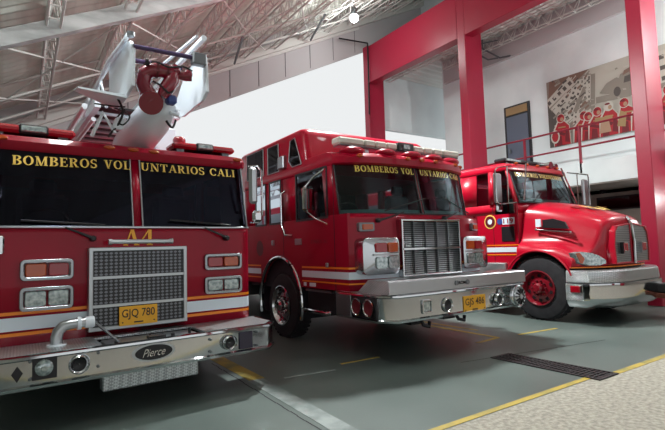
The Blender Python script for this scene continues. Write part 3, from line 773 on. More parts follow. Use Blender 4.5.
# lamp clusters
lamp_frame(T1, -.95, -.55, 1.145, 1.325, 0, [('turn_lens', 'amber'), ('warning_lens', 'redlens')])
lamp_frame(T1, -.95, -.55, .89, 1.09, 0, [('headlight_lens', 'clear'), ('headlight_lens', 'clear')])
lamp_frame(T1, .655, 1.075, 1.155, 1.325, 0, [('warning_lens', 'redlens'), ('turn_lens', 'amber')])
lamp_frame(T1, .655, 1.075, .905, 1.085, 0, [('headlight_lens', 'clear'), ('headlight_lens', 'clear')])
P('side_lamp', MB().box(-1.12, -1.06, -.04, .02, 1.38, 1.53, .012), 'chrome', T1)
# wipers
wiper(T1, -.40, 1.50, -.62, 1.60, f1y, [(-.95, 1.66), (-.3, 1.625)])
wiper(T1, .90, 1.49, .66, 1.60, f1y, [(.3, 1.68), (.95, 1.63)])
# bumper
B = bumper_box(T1, 1.24, -.55, 0, .36, .62, ch=.16)
P('bumper_deck', MB().prism([(-1.24, 0.05), (-1.24, -.39), (-1.09, -.54), (-.40, -.54), (-.40, -.12), (.46, -.12), (.46, -.54), (1.09, -.54), (1.24, -.39), (1.24, 0.05)], 2, .595, .615), 'tread', B, smooth=0)
P('bumper_core', MB().prism([(-1.2, 0), (-1.2, -.38), (-1.07, -.51), (1.07, -.51), (1.2, -.38), (1.2, 0)], 2, .38, .54), 'black', B, smooth=0)
tr = P('hose_tray', MB().box(-.39, .45, -.53, -.13, .55, .575), 'steel', B, smooth=0)
P('tray_lid', MB().box(-.36, .05, -.50, -.20, .575, .60, .006).box(.06, .42, -.50, -.20, .575, .60, .006), 'alu', tr, smooth=0)
P('lid_latch', MB().lathe([(.018, 0), (.018, .02)], (-.28, -.45, .60), 2, 10).lathe([(.018, 0), (.018, .02)], (.2, -.42, .60), 2, 10).lathe([(.014, 0), (.014, .05)], (.36, -.4, .60), 2, 10).box(-.02, .12, -.48, -.38, .6, .625), 'black', tr, smooth=0)
P('lid_strut', MB().tube([(-.40, -.14, .76), (-.27, -.47, .62)], .012, 6), 'steel', tr)
sb = P('speaker_lamp', MB().box(-.885, -.725, -.556, -.548, .425, .60, .002), 'black', B, smooth=0)
P('lamp_face', MB().lathe([(.062, 0), (.06, -.02), (.045, -.032), (.02, -.036), (.018, -.045), (.001, -.045)], (-.81, -.556, .512), 1, 28), 'clear', sb)
round_horn(B, -.575, -.555, .497, .06)
round_horn(B, .69, -.555, .487, .055)
P('tow_eye', MB().prism([(-.98, .545), (-.945, .49), (-.98, .43), (-1.015, .49)], 1, -.554, -.549), 'black', B, smooth=0)
P('siren_box', MB().box(-1.19, -1.07, -.50, -.44, .42, .58, .01), 'black', B)
P('reflection_patch', MB().box(.79, .93, -.557, -.55, .405, .565, .01), 'panel', B)  # reflection in the chrome, painted on as a dark blue patch
for (x, z) in ((-.90, .57), (-.90, .44), (-.44, .565), (-.44, .46), (.5, .54), (.5, .43), (.98, .55), (.98, .42)):
    P('bolt', MB().lathe([(.012, 0), (.012, -.01), (.006, -.014)], (x, -.552, z), 1, 8), 'steel', B)
bd = P('badge', MB().lathe([(.18, 0), (.18, -.008), (.001, -.009)], (-.005, -.552, .505), 1, 36).map(lambda a, b, c: (a, b, .505+(c-.505)*.42)), 'alu', B)
P('badge_field', MB().lathe([(.155, 0), (.155, -.003), (.001, -.003)], (-.005, -.561, .505), 1, 36).map(lambda a, b, c: (a, b, .505+(c-.505)*.40)), 'black', bd)
P('badge_lettering', font_text('Pierce', lambda u, v: (-.10+u, -.566, .47+v+.02*u), .19, .066, shear=.45, bold=.0), 'chrome', bd, smooth=0)
P('front_step', MB().box(-.40, .40, -.52, -.40, .235, .375, .01), 'tread', T1, smooth=0)
# discharge elbow on the bumper
el_ = P('discharge_pipe', MB().tube([(-.70, -.25, .6), (-.70, -.25, .68), (-.685, -.25, .73), (-.65, -.25, .765), (-.60, -.25, .775), (-.46, -.25, .78)], [.05, .045, .045, .045, .042, .040], 14), 'alu', T1)
P('pipe_collar', MB().lathe([(.055, 0), (.055, .03)], (-.55, -.25, .777), 0, 16).lathe([(.048, .06), (.05, .12), (.046, .13)], (-.55, -.25, .778), 0, 16).lathe([(.075, 0), (.07, .015)], (-.70, -.25, .612), 2, 16), 'white', el_)
# mirror
for s in (-1, 1):
    mr_ = P('mirror_arm', MB().tube([(s*1.17, -.03, 2.29), (s*1.26, -.08, 2.30), (s*1.30, -.1, 2.24), (s*1.30, -.1, 1.75), (s*1.26, -.08, 1.66), (s*1.2, .0, 1.66)], .013, 8), 'chrome', T1)
    P('mirror_head', MB().box(s*1.17-.05, s*1.17+.05, -.17, -.11, 1.86, 2.27, .03), 'alu', mr_)
    P('convex_mirror', MB().box(s*1.23-.06, s*1.23+.06, -.14, -.08, 1.66, 1.79, .03), 'chrome', mr_)
# roof light bars
def roofbar(root, x0, x1, z0, z1, y, clear):
    o = P('light_bar', MB().box(x0, x1, y, y+.26, z0, z1, .025), 'redlens', root)
    P('clear_section', MB().box(clear[0], clear[1], y-.012, y+.27, z0-.005, z1+.008, .015), 'black', o)
    P('lamp_lens', MB().box(clear[0]+.015, clear[1]-.015, y-.022, y, z0+.012, z1-.008, .01), 'clear', o)
    P('foot', MB().box(x0+.06, x0+.14, y+.05, y+.2, z0-.06, z0).box(x1-.14, x1-.06, y+.05, y+.2, z0-.06, z0), 'steel', o, smooth=0)
    return o
roofbar(T1, -1.22, -.52, 2.455, 2.53, .16, (-.97, -.74))
roofbar(T1, .40, 1.12, 2.475, 2.545, .20, (.66, .86))
P('roof_box', MB().box(.36, .62, .75, 1.3, 2.5, 2.83, .02), 'white', T1)
P('roof_beacon', MB().lathe([(.07, 0), (.07, .07), (.05, .1), (.01, .105)], (.52, .35, 2.53), 2, 16), 'redlens', T1)
# body behind the cab
P('pump_panel', MB().box(-1.18, 1.18, 3.05, 3.8, .55, 2.35, .02), 'alu', T1, smooth=0)
bb = P('body', MB().box(-1.22, 1.22, 3.85, 10.2, .62, 2.30, .03), 'red', T1)
for s in (-1, 1):
    for (a, b_, z0) in ((3.95, 5.2, .7), (5.3, 6.6, .7), (6.7, 8.2, 1.35), (8.3, 10.0, .7)):
        P('roller_door', MB().box(min(s*1.215, s*1.235), max(s*1.215, s*1.235), a, b_, z0, 2.15), 'alu', bb, smooth=0)
wheel(T1, -1.06, 1.95, .5, .5, -1); wheel(T1, 1.06, 1.95, .5, .5, 1)
for s in (-1, 1):
    for yy in (7.0, 8.1): wheel(T1, s*1.04, yy, .5, .5, s, front=False, w=.5)
P('chassis', MB().box(-.45, .45, .0, 10, .45, .75).box(-.9, .9, 1.85, 2.05, .4, .58), 'dark', T1, smooth=0)
# aerial ladder resting over the cab
A = P('aerial_ladder', MB().tube([(-.14, -.2, 3.42), (-.14, 8.5, 3.42)], .024, 8).tube([(.56, -.32, 3.52), (.56, 8.5, 3.52)], .03, 8)
      .box(-.30, -.24, .55, 8.5, 2.90, 2.99).box(.52, .60, .55, 8.5, 2.90, 2.99), 'white', T1, smooth=0, label='white ladder rails')
lm = MB()
for s, xx, zt in ((0, -.15, 3.42), (1, .56, 3.5)):
    for i in range(10):
        ya = .75+i*.78
        lm.tube([(xx, ya, 2.97), (xx, ya+.39, zt)], .016, 6).tube([(xx, ya+.39, zt), (xx, ya+.78, 2.97)], .016, 6)
P('ladder_lattice', lm, 'white', A)
lm2 = MB().tube([(-.40, .5, 2.88), (-.40, 6, 2.88)], .03, 6).tube([(-.40, .5, 2.86), (-.28, 1.5, 3.0)], .02, 6).tube([(-.30, .6, 2.78), (-.30, 6, 2.78)], .025, 6)
P('inner_rail', lm2, 'white', A)
for i in range(16):
    y = .95+i*.29; P('rung', MB().tube([(-.26, y, 2.95), (.54, y, 2.95)], .021, 8), 'white', A)
P('ladder_bed', MB().box(-.24, .52, .85, 6, 3.0, 3.02), 'black', A, smooth=0)
def plate_(nm, x, out, m, par, th=.03): return P(nm, MB().prism(out, 0, x, x+th), m, par, smooth=0, bevel=.006)
pf = P('platform', MB().tube([(.14, .95, 2.60), (.16, .55, 2.66), (.2, .2, 2.76), (.22, -.02, 2.86), (.22, -.10, 2.94)], [.19, .20, .19, .15, .08], 20), 'white', A, label='white curved tip housing')
plate_('side_panel', -.13, [(-.30, 2.90), (-.32, 3.26), (-.22, 3.36), (-.02, 3.42), (.72, 3.43), (.72, 3.1), (.55, 2.90), (.1, 2.86)], 'white', pf)
plate_('side_panel', .57, [(-.34, 2.96), (-.30, 3.33), (-.18, 3.40), (.3, 3.34), (.7, 3.05), (.62, 2.93), (.38, 2.88), (-.22, 2.9)], 'white', pf)
P('wing_panel', MB().add([(-.13, -.1, 2.87), (-.13, .3, 2.87), (-.57, -.05, 2.86), (-.55, -.15, 2.86), (-.13, -.1, 2.84), (-.13, .3, 2.82), (-.57, -.05, 2.845), (-.55, -.15, 2.845)],
  [(0,1,2,3),(4,5,6,7),(0,1,5,4),(1,2,6,5),(2,3,7,6),(3,0,4,7)]), 'white', pf, smooth=0)
P('tip_bar', MB().tube([(-.12, -.31, 3.275), (.44, -.31, 3.29)], .022, 10), 'plum', pf, label='dark plum cross bar')
P('tip_bar', MB().tube([(-.12, -.10, 3.22), (.40, -.10, 3.24)], .024, 10), 'plum', pf, label='dark plum cross bar')
P('bar_socket', MB().box(.43, .57, -.36, -.27, 3.22, 3.34, .01).lathe([(.035, 0), (.035, .04)], (-.14, -.31, 3.36), 2, 12), 'steel', pf)
P('tip_rail', MB().tube([(.47, -.36, 3.50), (.40, .5, 3.50)], .016, 6).tube([(-.17, -.25, 3.36), (-.18, .5, 3.40), (-.19, 1.8, 3.2)], .018, 6), 'white', pf)
mo = P('water_monitor', MB().tube([(-.02, -.2, 3.06), (.06, -.22, 3.11), (.16, -.24, 3.12), (.26, -.25, 3.11)], [.06, .075, .07, .07], 16)
       .tube([(.02, -.2, 3.08), (.0, -.18, 2.98), (.05, -.18, 2.88), (.09, -.18, 2.82)], [.07, .07, .08, .085], 16)
       .tube([(.27, -.25, 3.14), (.25, -.26, 3.03), (.19, -.26, 2.93), (.16, -.24, 2.86)], [.055, .075, .07, .05], 16).ball((.27, -.26, 3.14), .065, 8), 'dred', pf, label='dark red glossy water monitor')
M['monred'] = mat('monitor_red', (124, 10, 38), .25, coat=.6)
mo.data.materials[0] = M['monred']
P('monitor_base', MB().lathe([(.11, 0), (.115, .03), (.1, .06)], (.06, -.24, 2.78), 1, 24, d=(.2, 1, .5)), 'monred', mo)
P('nozzle', MB().tube([(.30, -.25, 3.10), (.38, -.27, 3.10), (.43, -.28, 3.11)], [.035, .05, .055], 14).ball((.40, -.28, 3.12), .05, 8), 'monred', mo)
P('monitor_flange', MB().lathe([(.078, 0), (.078, .02)], (.10, -.235, 3.115), 0, 18).lathe([(.078, 0), (.078, .02)], (.19, -.245, 3.115), 0, 18), 'dred', mo)
P('monitor_hose', MB().cable([(-.02, -.28, 3.13), (.08, -.33, 3.16), (.2, -.34, 3.13), (.33, -.35, 3.16), (.42, -.36, 3.13)], .009, 6)
  .cable([(.06, -.3, 2.98), (.12, -.33, 2.94), (.2, -.33, 2.88), (.25, -.3, 2.92)], .009, 6).tube([(.0, -.27, 3.16), (.03, -.28, 3.16)], .03, 10), 'black', mo)
P('motor', MB().box(.20, .30, -.28, -.18, 2.80, 2.89, .02), 'blue', mo)
P('cable_bundle', MB().cable([(-.20, -.02, 2.86), (-.14, .0, 2.74), (-.17, .02, 2.62), (-.22, .05, 2.54), (-.26, .06, 2.48)], .012, 6)
  .cable([(-.2, .3, 2.85), (-.1, .1, 2.76), (-.08, .0, 2.68), (-.14, .0, 2.6), (-.19, .05, 2.66), (-.12, .0, 2.76)], .008, 6)
  .cable([(-.34, .3, 2.86), (-.22, .1, 2.80), (-.12, .0, 2.78)], .008, 6).cable([(.24, .0, 2.76), (.29, -.02, 2.66), (.34, .0, 2.64), (.37, .0, 2.72)], .012, 6), 'black', pf)
P('spot_lamp', MB().box(-.22, -.12, .02, .12, 2.56, 2.68, .015).map(lambda a, b, c: (a+.3*(c-2.6), b, c)), 'white', pf)
P('bracket', MB().tube([(-.38, .2, 2.5), (-.30, .1, 2.72), (-.20, .05, 2.52)], .02, 6).tube([(.33, .0, 2.84), (.38, -.05, 2.80), (.36, -.1, 2.74), (.28, -.1, 2.76)], .02, 8), 'white', pf)

# ================================================================== middle engine
T2 = thing('fire_truck', 'middle red fire truck with a raised crew roof and plate GJS 486', 'fire truck', (4.56, 4.5, 0), R(0), 'red fire trucks')
hw2 = 1.22
f2 = lambda x: .33*(abs(x)/hw2)**3.8
b2, fy2, pl2 = cabover(T2, f2, hw2, 1.775, 2.44, .15, .81, 2.6, 3.3, [(.62, 1.42), (1.94, 2.30), (2.48, 2.84)], (2.0, .55, .67), None, .02, 1.195, paint='red', glassm='glass', sb=.08, lk=.5)
f2w = f2
f2 = lambda x: f2w(x)*.5
lv = []
for (z, o, g) in ((2.43, .0, .20), (2.45, .03, .15), (2.53, .04, .15), (2.585, .02, .21), (2.62, -.02, .38), (2.63, -.08, .8)):
    lv.append([(x*(1+o*.3), y+g*(1-y/1.2) if y < 1.2 else y, z) for (x, y) in pl2])
P('cab_roof', MB().loft(lv, (False, True)), 'red', T2, smooth=40)
P('roof_pod', MB().ball((-.92, .42, 2.62), .12, 8, (1.6, 1.2, .6)).ball((-.45, .30, 2.62), .1, 8, (1.6, 1.2, .6)).ball((.0, .27, 2.62), .1, 8, (1.6, 1.2, .6)).ball((.45, .30, 2.62), .1, 8, (1.6, 1.2, .6)).ball((.92, .42, 2.62), .12, 8, (1.6, 1.2, .6)), 'red', T2)
for x in (-.93, -.18, .08, .36, .85, 1.05):
    P('marker_lamp', MB().lathe([(.045, 0), (.042, -.02), (.025, -.032)], (x, f2w(x)*.9+.15, 2.54), 1, 14).map(lambda a, b, c: (a, b, 2.54+(c-2.54)*.6)), 'amber', T2)
# raised crew roof
q = [(-hw2, 1.08), (-hw2, 3.3), (hw2, 3.3), (hw2, 1.08)]
P('raised_roof', MB().loft([[(x, y, z) for (x, y) in rrect(-hw2-o, hw2+o, 1.10+g, 3.55, .10)] for (z, o, g) in ((2.42, 0, 0), (2.98, 0, .10), (3.06, -.01, .12), (3.105, -.05, .17), (3.12, -.12, .26))], (True, True)), 'red', T2, smooth=50)
for k, pts in enumerate(([(2.50, 2.58), (3.18, 2.58), (3.18, 3.03), (2.50, 3.03)], [(1.95, 2.57), (2.33, 2.57), (2.33, 3.01), (1.95, 3.01)], [(1.24, 2.57), (1.52, 2.57), (1.62, 2.67), (1.56, 2.97), (1.42, 2.99)])):
    for s in (-1, 1):
        fr = P('crew_window', MB().prism(pts, 0, s*(hw2+.002), s*(hw2+.012)), 'black', T2, bevel=.004)
        cx_ = sum(p[0] for p in pts)/len(pts); cz_ = sum(p[1] for p in pts)/len(pts)
        inn = [(cx_+(p[0]-cx_)*.86, cz_+(p[1]-cz_)*.9) for p in pts]
        P('crew_pane', MB().prism(inn, 0, s*(hw2+.012), s*(hw2+.018)), M['steel'] if False else 'paneglass', fr)
        P('pane_trim', MB().tube([(s*(hw2+.014), p[0], p[1]) for p in pts+pts[:1]], .008, 6), 'alu', fr)
for s in (-1, 1): P('scene_lamp', MB().box(min(s*1.2, s*1.29), max(s*1.2, s*1.29), 1.70, 1.89, 2.58, 2.78, .015), 'alu', T2)
# light bar
lb = P('light_bar', MB().box(-1.10, 1.18, .44, .62, 2.70, 2.725, .01), 'steel', T2)
xs_ = [-1.12, -.80, -.62, -.46, -.28, -.08]
secs = [(-1.12, -.70), (-.69, -.50), (-.49, -.30), (-.29, -.10), (.22, .42), (.43, .62), (.63, .83), (.84, 1.2)]
for (a, b_) in secs: P('lamp_module', MB().box(a, b_, .43, .63, 2.722, 2.82, .022), 'barlens', lb)
P('center_module', MB().box(-.09, .21, .42, .64, 2.715, 2.84, .01), 'black', lb)
P('center_lens', MB().box(.0, .12, .41, .42, 2.75, 2.81), 'clear', lb, smooth=0)
P('bar_foot', MB().box(-.7, -.58, .5, .62, 2.6, 2.71).box(.9, 1.02, .5, .62, 2.6, 2.71), 'alu', lb, smooth=0)
ws2 = lambda x, z: fy2(x, z)-.014
P('windscreen_lettering', text_on('BOMBEROS VOL', -.505, 2.335, .94, .085, ws2), 'lettergold', T2, smooth=0)
P('windscreen_lettering', text_on('UNTARIOS CALI', .545, 2.335, .92, .085, ws2), 'lettergold', T2, smooth=0)
bands(T2, f2, hw2, 3.3, None, ((1.08, 1.105, 'gold', 'gold_stripe'), (.955, 1.045, 'stripe', 'white_stripe'), (.89, .91, 'gold', 'gold_stripe')), (1.31, 2.68))
wiper(T2, -.85, 1.68, -.45, 1.79, lambda x, z: f2(x), [(-.75, 1.80), (-.05, 1.98)])
wiper(T2, .30, 1.72, .55, 1.80, lambda x, z: f2(x), [(.25, 2.02), (.85, 1.80)])
# grille
g = P('grille_frame', MB().ring([(-.555, .96), (.535, .96), (.535, 1.695), (-.555, 1.695)], [(-.53, .985), (.51, .985), (.51, 1.67), (-.53, 1.67)], 1, -.09, .02), 'chrome', T2, smooth=0, bevel=.006)
gm = MB()
for i in range(25):
    z = .995+i*.0268; gm.add([(-.54, -.060, z), (.525, -.060, z), (.525, -.045, z+.016), (-.54, -.045, z+.016), (-.54, -.052, z-.002), (.525, -.052, z-.002), (.525, -.038, z+.014), (-.54, -.038, z+.014)], [(0,1,2,3),(4,5,6,7),(0,1,5,4),(1,2,6,5),(2,3,7,6),(3,0,4,7)])
P('louvres', gm, 'alu', g, smooth=0)
gm = MB()
for x in [-.54+.213*i for i in range(1, 5)]: gm.box(x-.007, x+.007, -.066, -.02, .99, 1.665)
P('grille_ribs', gm, 'steel', g, smooth=0)
P('grille_bar', MB().box(-.55, .53, -.09, -.03, 1.30, 1.322), 'chrome', g, smooth=0)
P('grille_backing', MB().box(-.54, .525, -.018, -.0, .99, 1.665), 'black', g, smooth=0)
# headlamp housings wrap round the curved front
def wrapped(nm, x0, x1, z0, z1, m, par, off0, off1, r=.03, fn=f2, y_add=0, nx=8):
    """rounded box following the front curve"""
    outl = rrect(x0, x1, z0, z1, r, 4)
    mb = MB(); n = len(outl)
    A_ = [(x, fn(x)+off0, z) for (x, z) in outl]; B_ = [(x, fn(x)+off1, z) for (x, z) in outl]
    cx, cz = (x0+x1)/2, (z0+z1)/2
    C_ = [(cx+(x-cx)*.96, fn(cx+(x-cx)*.96)+off1-.008, cz+(z-cz)*.96) for (x, z) in outl]
    mb.add(A_+B_+C_, [(i, (i+1) % n, n+(i+1) % n, n+i) for i in range(n)]+[(n+i, n+(i+1) % n, 2*n+(i+1) % n, 2*n+i) for i in range(n)])
    k = 2*n; half = [C_[i] for i in range(n)]
    mb.add(C_+[(cx, fn(cx)+off1-.008, cz)], [(i, (i+1) % n, n) for i in range(n)])
    return P(nm, mb, m, par, smooth=40)
f2h = lambda x: f2(x)*.3-.03
for s in (-1, 1):
    a, b_ = sorted((s*.60, s*1.15))
    hz = wrapped('headlight_housing', a, b_, 1.01, 1.46, 'satin', T2, .32, -.05, .07, f2h)
    cells = [(.645, .80, 'turn_lens', 'amber'), (.82, .985, 'warning_lens', 'redlens')]
    if s > 0: cells = [(.645, .80, 'turn_lens', 'amber'), (.82, .985, 'warning_lens', 'redlens')]
    for (u, v, nm, m) in cells:
        a, b_ = sorted((s*u, s*v)); wrapped(nm, a, b_, 1.28, 1.40, m, hz, -.05, -.075, .02, f2h)
    for (u, v) in ((.645, .80), (.82, .985)):
        a, b_ = sorted((s*u, s*v)); wrapped('headlight_lens', a, b_, 1.08, 1.225, 'clear', hz, -.05, -.078, .03, f2h)
    P('housing_rib', MB().box(min(s*.625, s*1.02), max(s*.625, s*1.02), f2h(.8)-.07, f2h(.8)-.04, 1.242, 1.262), 'alu', hz, smooth=0)
    a, b_ = sorted((s*.91, s*1.11)); mk = wrapped('marker_housing', a, b_, 1.545, 1.655, 'steel', T2, .05, -.03, .015, f2)
    a, b_ = sorted((s*.94, s*1.07)); wrapped('marker_lens', a, b_, 1.565, 1.635, 'amber', mk, -.03, -.05, .015, f2)
# side furniture
for s in (-1, 1):
    X = s*(hw2+.03)
    for (y0, y1, nm) in ((.46, 1.56, 'door_seam'), (1.86, 2.98, 'door_seam')):
        P(nm, MB().ring([(y0, .82), (y1, .82), (y1, 2.50), (y0, 2.50)], [(y0+.008, .828), (y1-.008, .828), (y1-.008, 2.492), (y0+.008, 2.492)], 0, s*(hw2+.002), s*(hw2-.004)) if nm == 'x' else
          MB().box(min(s*hw2, s*(hw2+.003)), max(s*hw2, s*(hw2+.003)), y0-.005, y0+.005, 1.1 if y0 > 1 else .82, 2.42), 'dark', T2, smooth=0)
    P('grab_handle', MB().tube([(s*hw2, 1.78, 2.24), (X+s*.03, 1.80, 2.20), (X+s*.03, 1.80, 1.72), (X+s*.03, 1.70, 1.56), (s*hw2, 1.58, 1.55)], .016, 8), 'chrome', T2)
    P('step_lamp', MB().box(min(s*hw2, s*(hw2+.02)), max(s*hw2, s*(hw2+.02)), 1.30, 1.48, 1.41, 1.50, .005), 'alu', T2)
    P('door_latch', MB().box(min(s*hw2, s*(hw2+.03)), max(s*hw2, s*(hw2+.03)), 2.16, 2.24, 1.42, 1.5, .01).box(min(s*hw2, s*(hw2+.03)), max(s*hw2, s*(hw2+.03)), .60, .66, 1.10, 1.16, .01), 'alu', T2)
    P('door_lettering', font_text('BOMBEROS CALI', lambda u, v, s=s: (s*(hw2+.003), (1.05-u) if s < 0 else (.62+u), 1.42+v), .42, .05), 'dred', T2, smooth=0)
    cr = P('door_crest', MB().lathe([(.13, 0), (.13, .003), (.001, .003)], (s*hw2, 2.72, 1.38), 0, 20, d=(s, 0, 0)), 'dred', T2)
    ma = P('mirror_arm', MB().tube([(s*1.2, .62, 1.66), (s*1.32, .74, 1.74), (s*1.38, .86, 1.84), (s*1.38, .88, 2.2), (s*1.3, .8, 2.32), (s*1.2, .66, 2.42)], .014, 8), 'chrome', T2)
    P('mirror_head', MB().box(s*1.34-.10, s*1.34+.10, .84, .94, 1.84, 2.20, .045), 'chrome', ma)
    # under the door: tank step and lower box
    P('step_box', MB().box(min(s*.8, s*1.16), max(s*.8, s*1.16), .36, 1.28, .48, .78, .01), 'black', T2, smooth=0)
    P('cab_step', MB().tube([(s*1.2, .62, .50), (s*1.24, .66, .50), (s*1.24, 1.22, .50), (s*1.2, 1.26, .50)], .03, 10), 'chrome', T2)
    P('step_plate', MB().box(min(s*.95, s*1.2), max(s*.95, s*1.2), .6, 1.26, .76, .785), 'alu', T2, smooth=0)
    P('side_reflector', MB().box(min(s*hw2, s*(hw2+.01)), max(s*hw2, s*(hw2+.01)), .95, 1.1, .83, .88).box(min(s*hw2, s*(hw2+.01)), max(s*hw2, s*(hw2+.01)), 1.2, 1.26, .83, .88), 'stripe', T2, smooth=0)
# bumper with brushed locker on top
B = bumper_box(T2, 1.27, -.60, .36, .50, .815, ch=.16)
P('bumper_deck', MB().prism([(-1.23, .34), (-1.23, -.42), (-1.09, -.59), (1.09, -.59), (1.23, -.42), (1.23, .34)], 2, .79, .812), 'tread', B, smooth=0)
P('bumper_core', MB().prism([(-1.2, .3), (-1.2, -.38), (-1.05, -.56), (1.05, -.56), (1.2, -.38), (1.2, .3)], 2, .53, .74), 'black', B, smooth=0)
lk = P('bumper_locker', MB().prism([(-.02, .815), (-.60, .815), (-.60, .955), (-.585, .972), (-.24, .972)], 0, -1.24, 1.22), 'alu', T2, smooth=0, bevel=.006, label='brushed aluminium locker')
P('locker_shelf', MB().box(-.62, .6, -.30, -.02, .82, .955), 'alu', lk, smooth=0)
P('locker_end', MB().prism([(-.03, .817), (-.597, .817), (-.597, .955), (-.58, .968), (-.24, .968)], 0, -1.244, -1.241), 'tread', lk, smooth=0)
P('badge_stud', MB().lathe([(.03, 0), (.03, -.01)], (-.17, -.60, .885), 1, 14).lathe([(.03, 0), (.03, -.01)], (.03, -.60, .885), 1, 14), 'steel', lk, smooth=0)
P('badge_lettering', font_text('ROM', lambda u, v: (-.13+u, -.604, .865+v), .12, .04, bold=.02), 'black', lk, smooth=0)
plate(B, -.07, .34, .515, .715, -.605, 'GJS 486')
sb = P('warning_lamp', MB().ring(rrect(-.78, -.62, .575, .73, .015), rrect(-.76, -.64, .595, .71, .01), 1, -.635, -.6), 'chrome', B, bevel=.004)
P('warning_lens', MB().box(-.76, -.64, -.62, -.60, .595, .71, .008), 'clear', sb)
round_horn(B, -.36, -.605, .64, .07); round_horn(B, .60, -.605, .625, .065)
sr = P('siren', MB().lathe([(.15, 0), (.15, -.03), (.135, -.04), (.12, -.03)], (1.00, -.60, .635), 1, 36, cap=False), 'chrome', B, label='round chrome siren with slotted face')
P('siren_face', MB().lathe([(.125, -.0), (.11, -.05), (.05, -.07), (.02, -.06), (.001, -.06)], (1.00, -.60, .635), 1, 30, cap=False), 'alu', sr)
sm = MB()
for k in range(12):
    a = 2*PI*k/12; sm.box(-.006, .006, -.078, -.05, .04, .105); kk = len(sm.v)-8
    for i in range(kk, kk+8):
        x, y, z = sm.v[i]; sm.v[i] = (1.00+x*cos(a)-z*sin(a), -.60+y, .635+x*sin(a)+z*cos(a))
P('siren_slots', sm, 'black', sr, smooth=0)
for yy in (-.08, -.31):
    h = P('air_horn', MB().lathe([(.085, .02), (.1, .0), (.105, -.012), (.09, -.014), (.08, .0)], (-1.305, yy, .66), 0, 22, cap=False, d=(1, 0, 0)), 'chrome', B)
    P('horn_mouth', MB().lathe([(.085, -.006), (.04, .006), (.001, .008)], (-1.305, yy, .66), 0, 20, cap=False, d=(1, 0, 0)), 'dred', h)
P('air_horn_recess', MB().box(-1.292, -1.27, -.43, .04, .54, .78, .004), 'black', B)
P('side_plate', MB().box(-1.294, -1.27, .05, .36, .52, .80, .004), 'alu', B)
P('tow_hook', MB().tube([(-.65, -.45, .5), (-.65, -.5, .42), (-.58, -.52, .40), (-.55, -.5, .45)], .022, 8).box(-.75, -.6, -.4, .1, .42, .5), 'black', T2)
P('tow_hook', MB().tube([(-.05, -.45, .5), (-.05, -.5, .43), (.03, -.52, .41), (.06, -.5, .46)], .022, 8).box(-.2, .0, -.4, .1, .43, .5), 'black', T2)
wheel(T2, -1.06, 2.0, .49, .5, -1); wheel(T2, 1.06, 2.0, .49, .5, 1)
for s in (-1, 1): wheel(T2, s*1.04, 6.9, .5, .5, s, front=False, w=.5)
P('chassis', MB().box(-.45, .45, -.3, 8.8, .45, .78).box(-.9, .9, 1.8, 2.0, .4, .58), 'dark', T2, smooth=0)
P('pump_panel', MB().box(-1.2, 1.2, 3.35, 4.1, .55, 2.9, .02), 'alu', T2, smooth=0)
bb = P('body', MB().box(-1.24, 1.24, 4.15, 8.9, .62, 3.0, .03), 'red', T2)
for s in (-1, 1):
    for (a, b_, z0) in ((4.25, 5.5, .7), (5.6, 7.6, 1.35), (7.7, 8.8, .7)):
        P('roller_door', MB().box(min(s*1.235, s*1.255), max(s*1.235, s*1.255), a, b_, z0, 2.5), 'alu', bb, smooth=0)

# ================================================================== right truck, long hood
T3 = thing('fire_truck', 'right bright red fire truck with a long hood and red wheel hubs', 'fire truck', (8.62, 4.78, 0), R(0), 'red fire trucks')
def arch3(y): return .54+math.sqrt(max(0, .655**2-(y-.02)**2))
def yfront(x): return -.95+.40*(abs(x)/1.15)**3
def sec(v, y):
    """half section of the hood at depth parameter v (0 back .. 1 front)"""
    zt = 2.10-.15*v-.22*v*v; w = .86-.16*v
    zf = 1.34-.10*v if y > -.3 else 1.34-.10*v-.22*((-.3-y)/.7)
    ze = arch3(y) if abs(y-.02) < .60 else (.92 if y < 0 else .62)
    if y < -.5: ze = .90
    return [(0, zt+.03), (.3*w/.86, zt+.02), (.6*w/.86, zt-.02), (w-.03, zt-.09), (w+.02, zt-.22), (w+.05, (zt+zf)/2), (w+.09+.04*v, zf+.06), (1.04, zf+.0), (1.12, zf-.05), (1.155, max(zf-.13, ze+.03)), (1.16, ze)]
rows = []
NV = 22
for i in range(NV+1):
    v = i/NV; row = []
    ys0 = .42
    base = None
    for j in range(11):
        xg = [0, .25, .5, .72, .82, .88, .95, 1.04, 1.12, 1.155, 1.16][j]
        y = ys0+(yfront(xg)-ys0)*v
        p = sec(v, y)[j]; row.append((p[0], y, p[1]))
    rows.append(row)
for k in (.06, .3, .6, 1.0):
    last = rows[NV]; row = []
    for j, (x, y, z) in enumerate(last):
        zb = .90; zz = z+(zb-z)*k; row.append((x, y-.04*sin(PI*min(1, k*1.2+.1))-.015, zz))
    rows.append(row)
def sheet(rows, s):
    mb = MB(); n = len(rows[0]); vs = [(s*x, y, z) for r_ in rows for (x, y, z) in r_]; fs = []
    for i in range(len(rows)-1):
        for j in range(n-1): fs.append((i*n+j, i*n+j+1, (i+1)*n+j+1, (i+1)*n+j))
    return mb.add(vs, fs)
mb = sheet(rows, 1); m2 = sheet(rows, -1); mb.add(m2.v, [f[::-1] for f in m2.f])
hood = P('hood', mb, 'red3', T3, subsurf=1, solid=.02)
def on_side(pts, x, m, nm, par, th=.012, **k): return P(nm, MB().prism(pts, 0, x, x-th), m, par, **k)
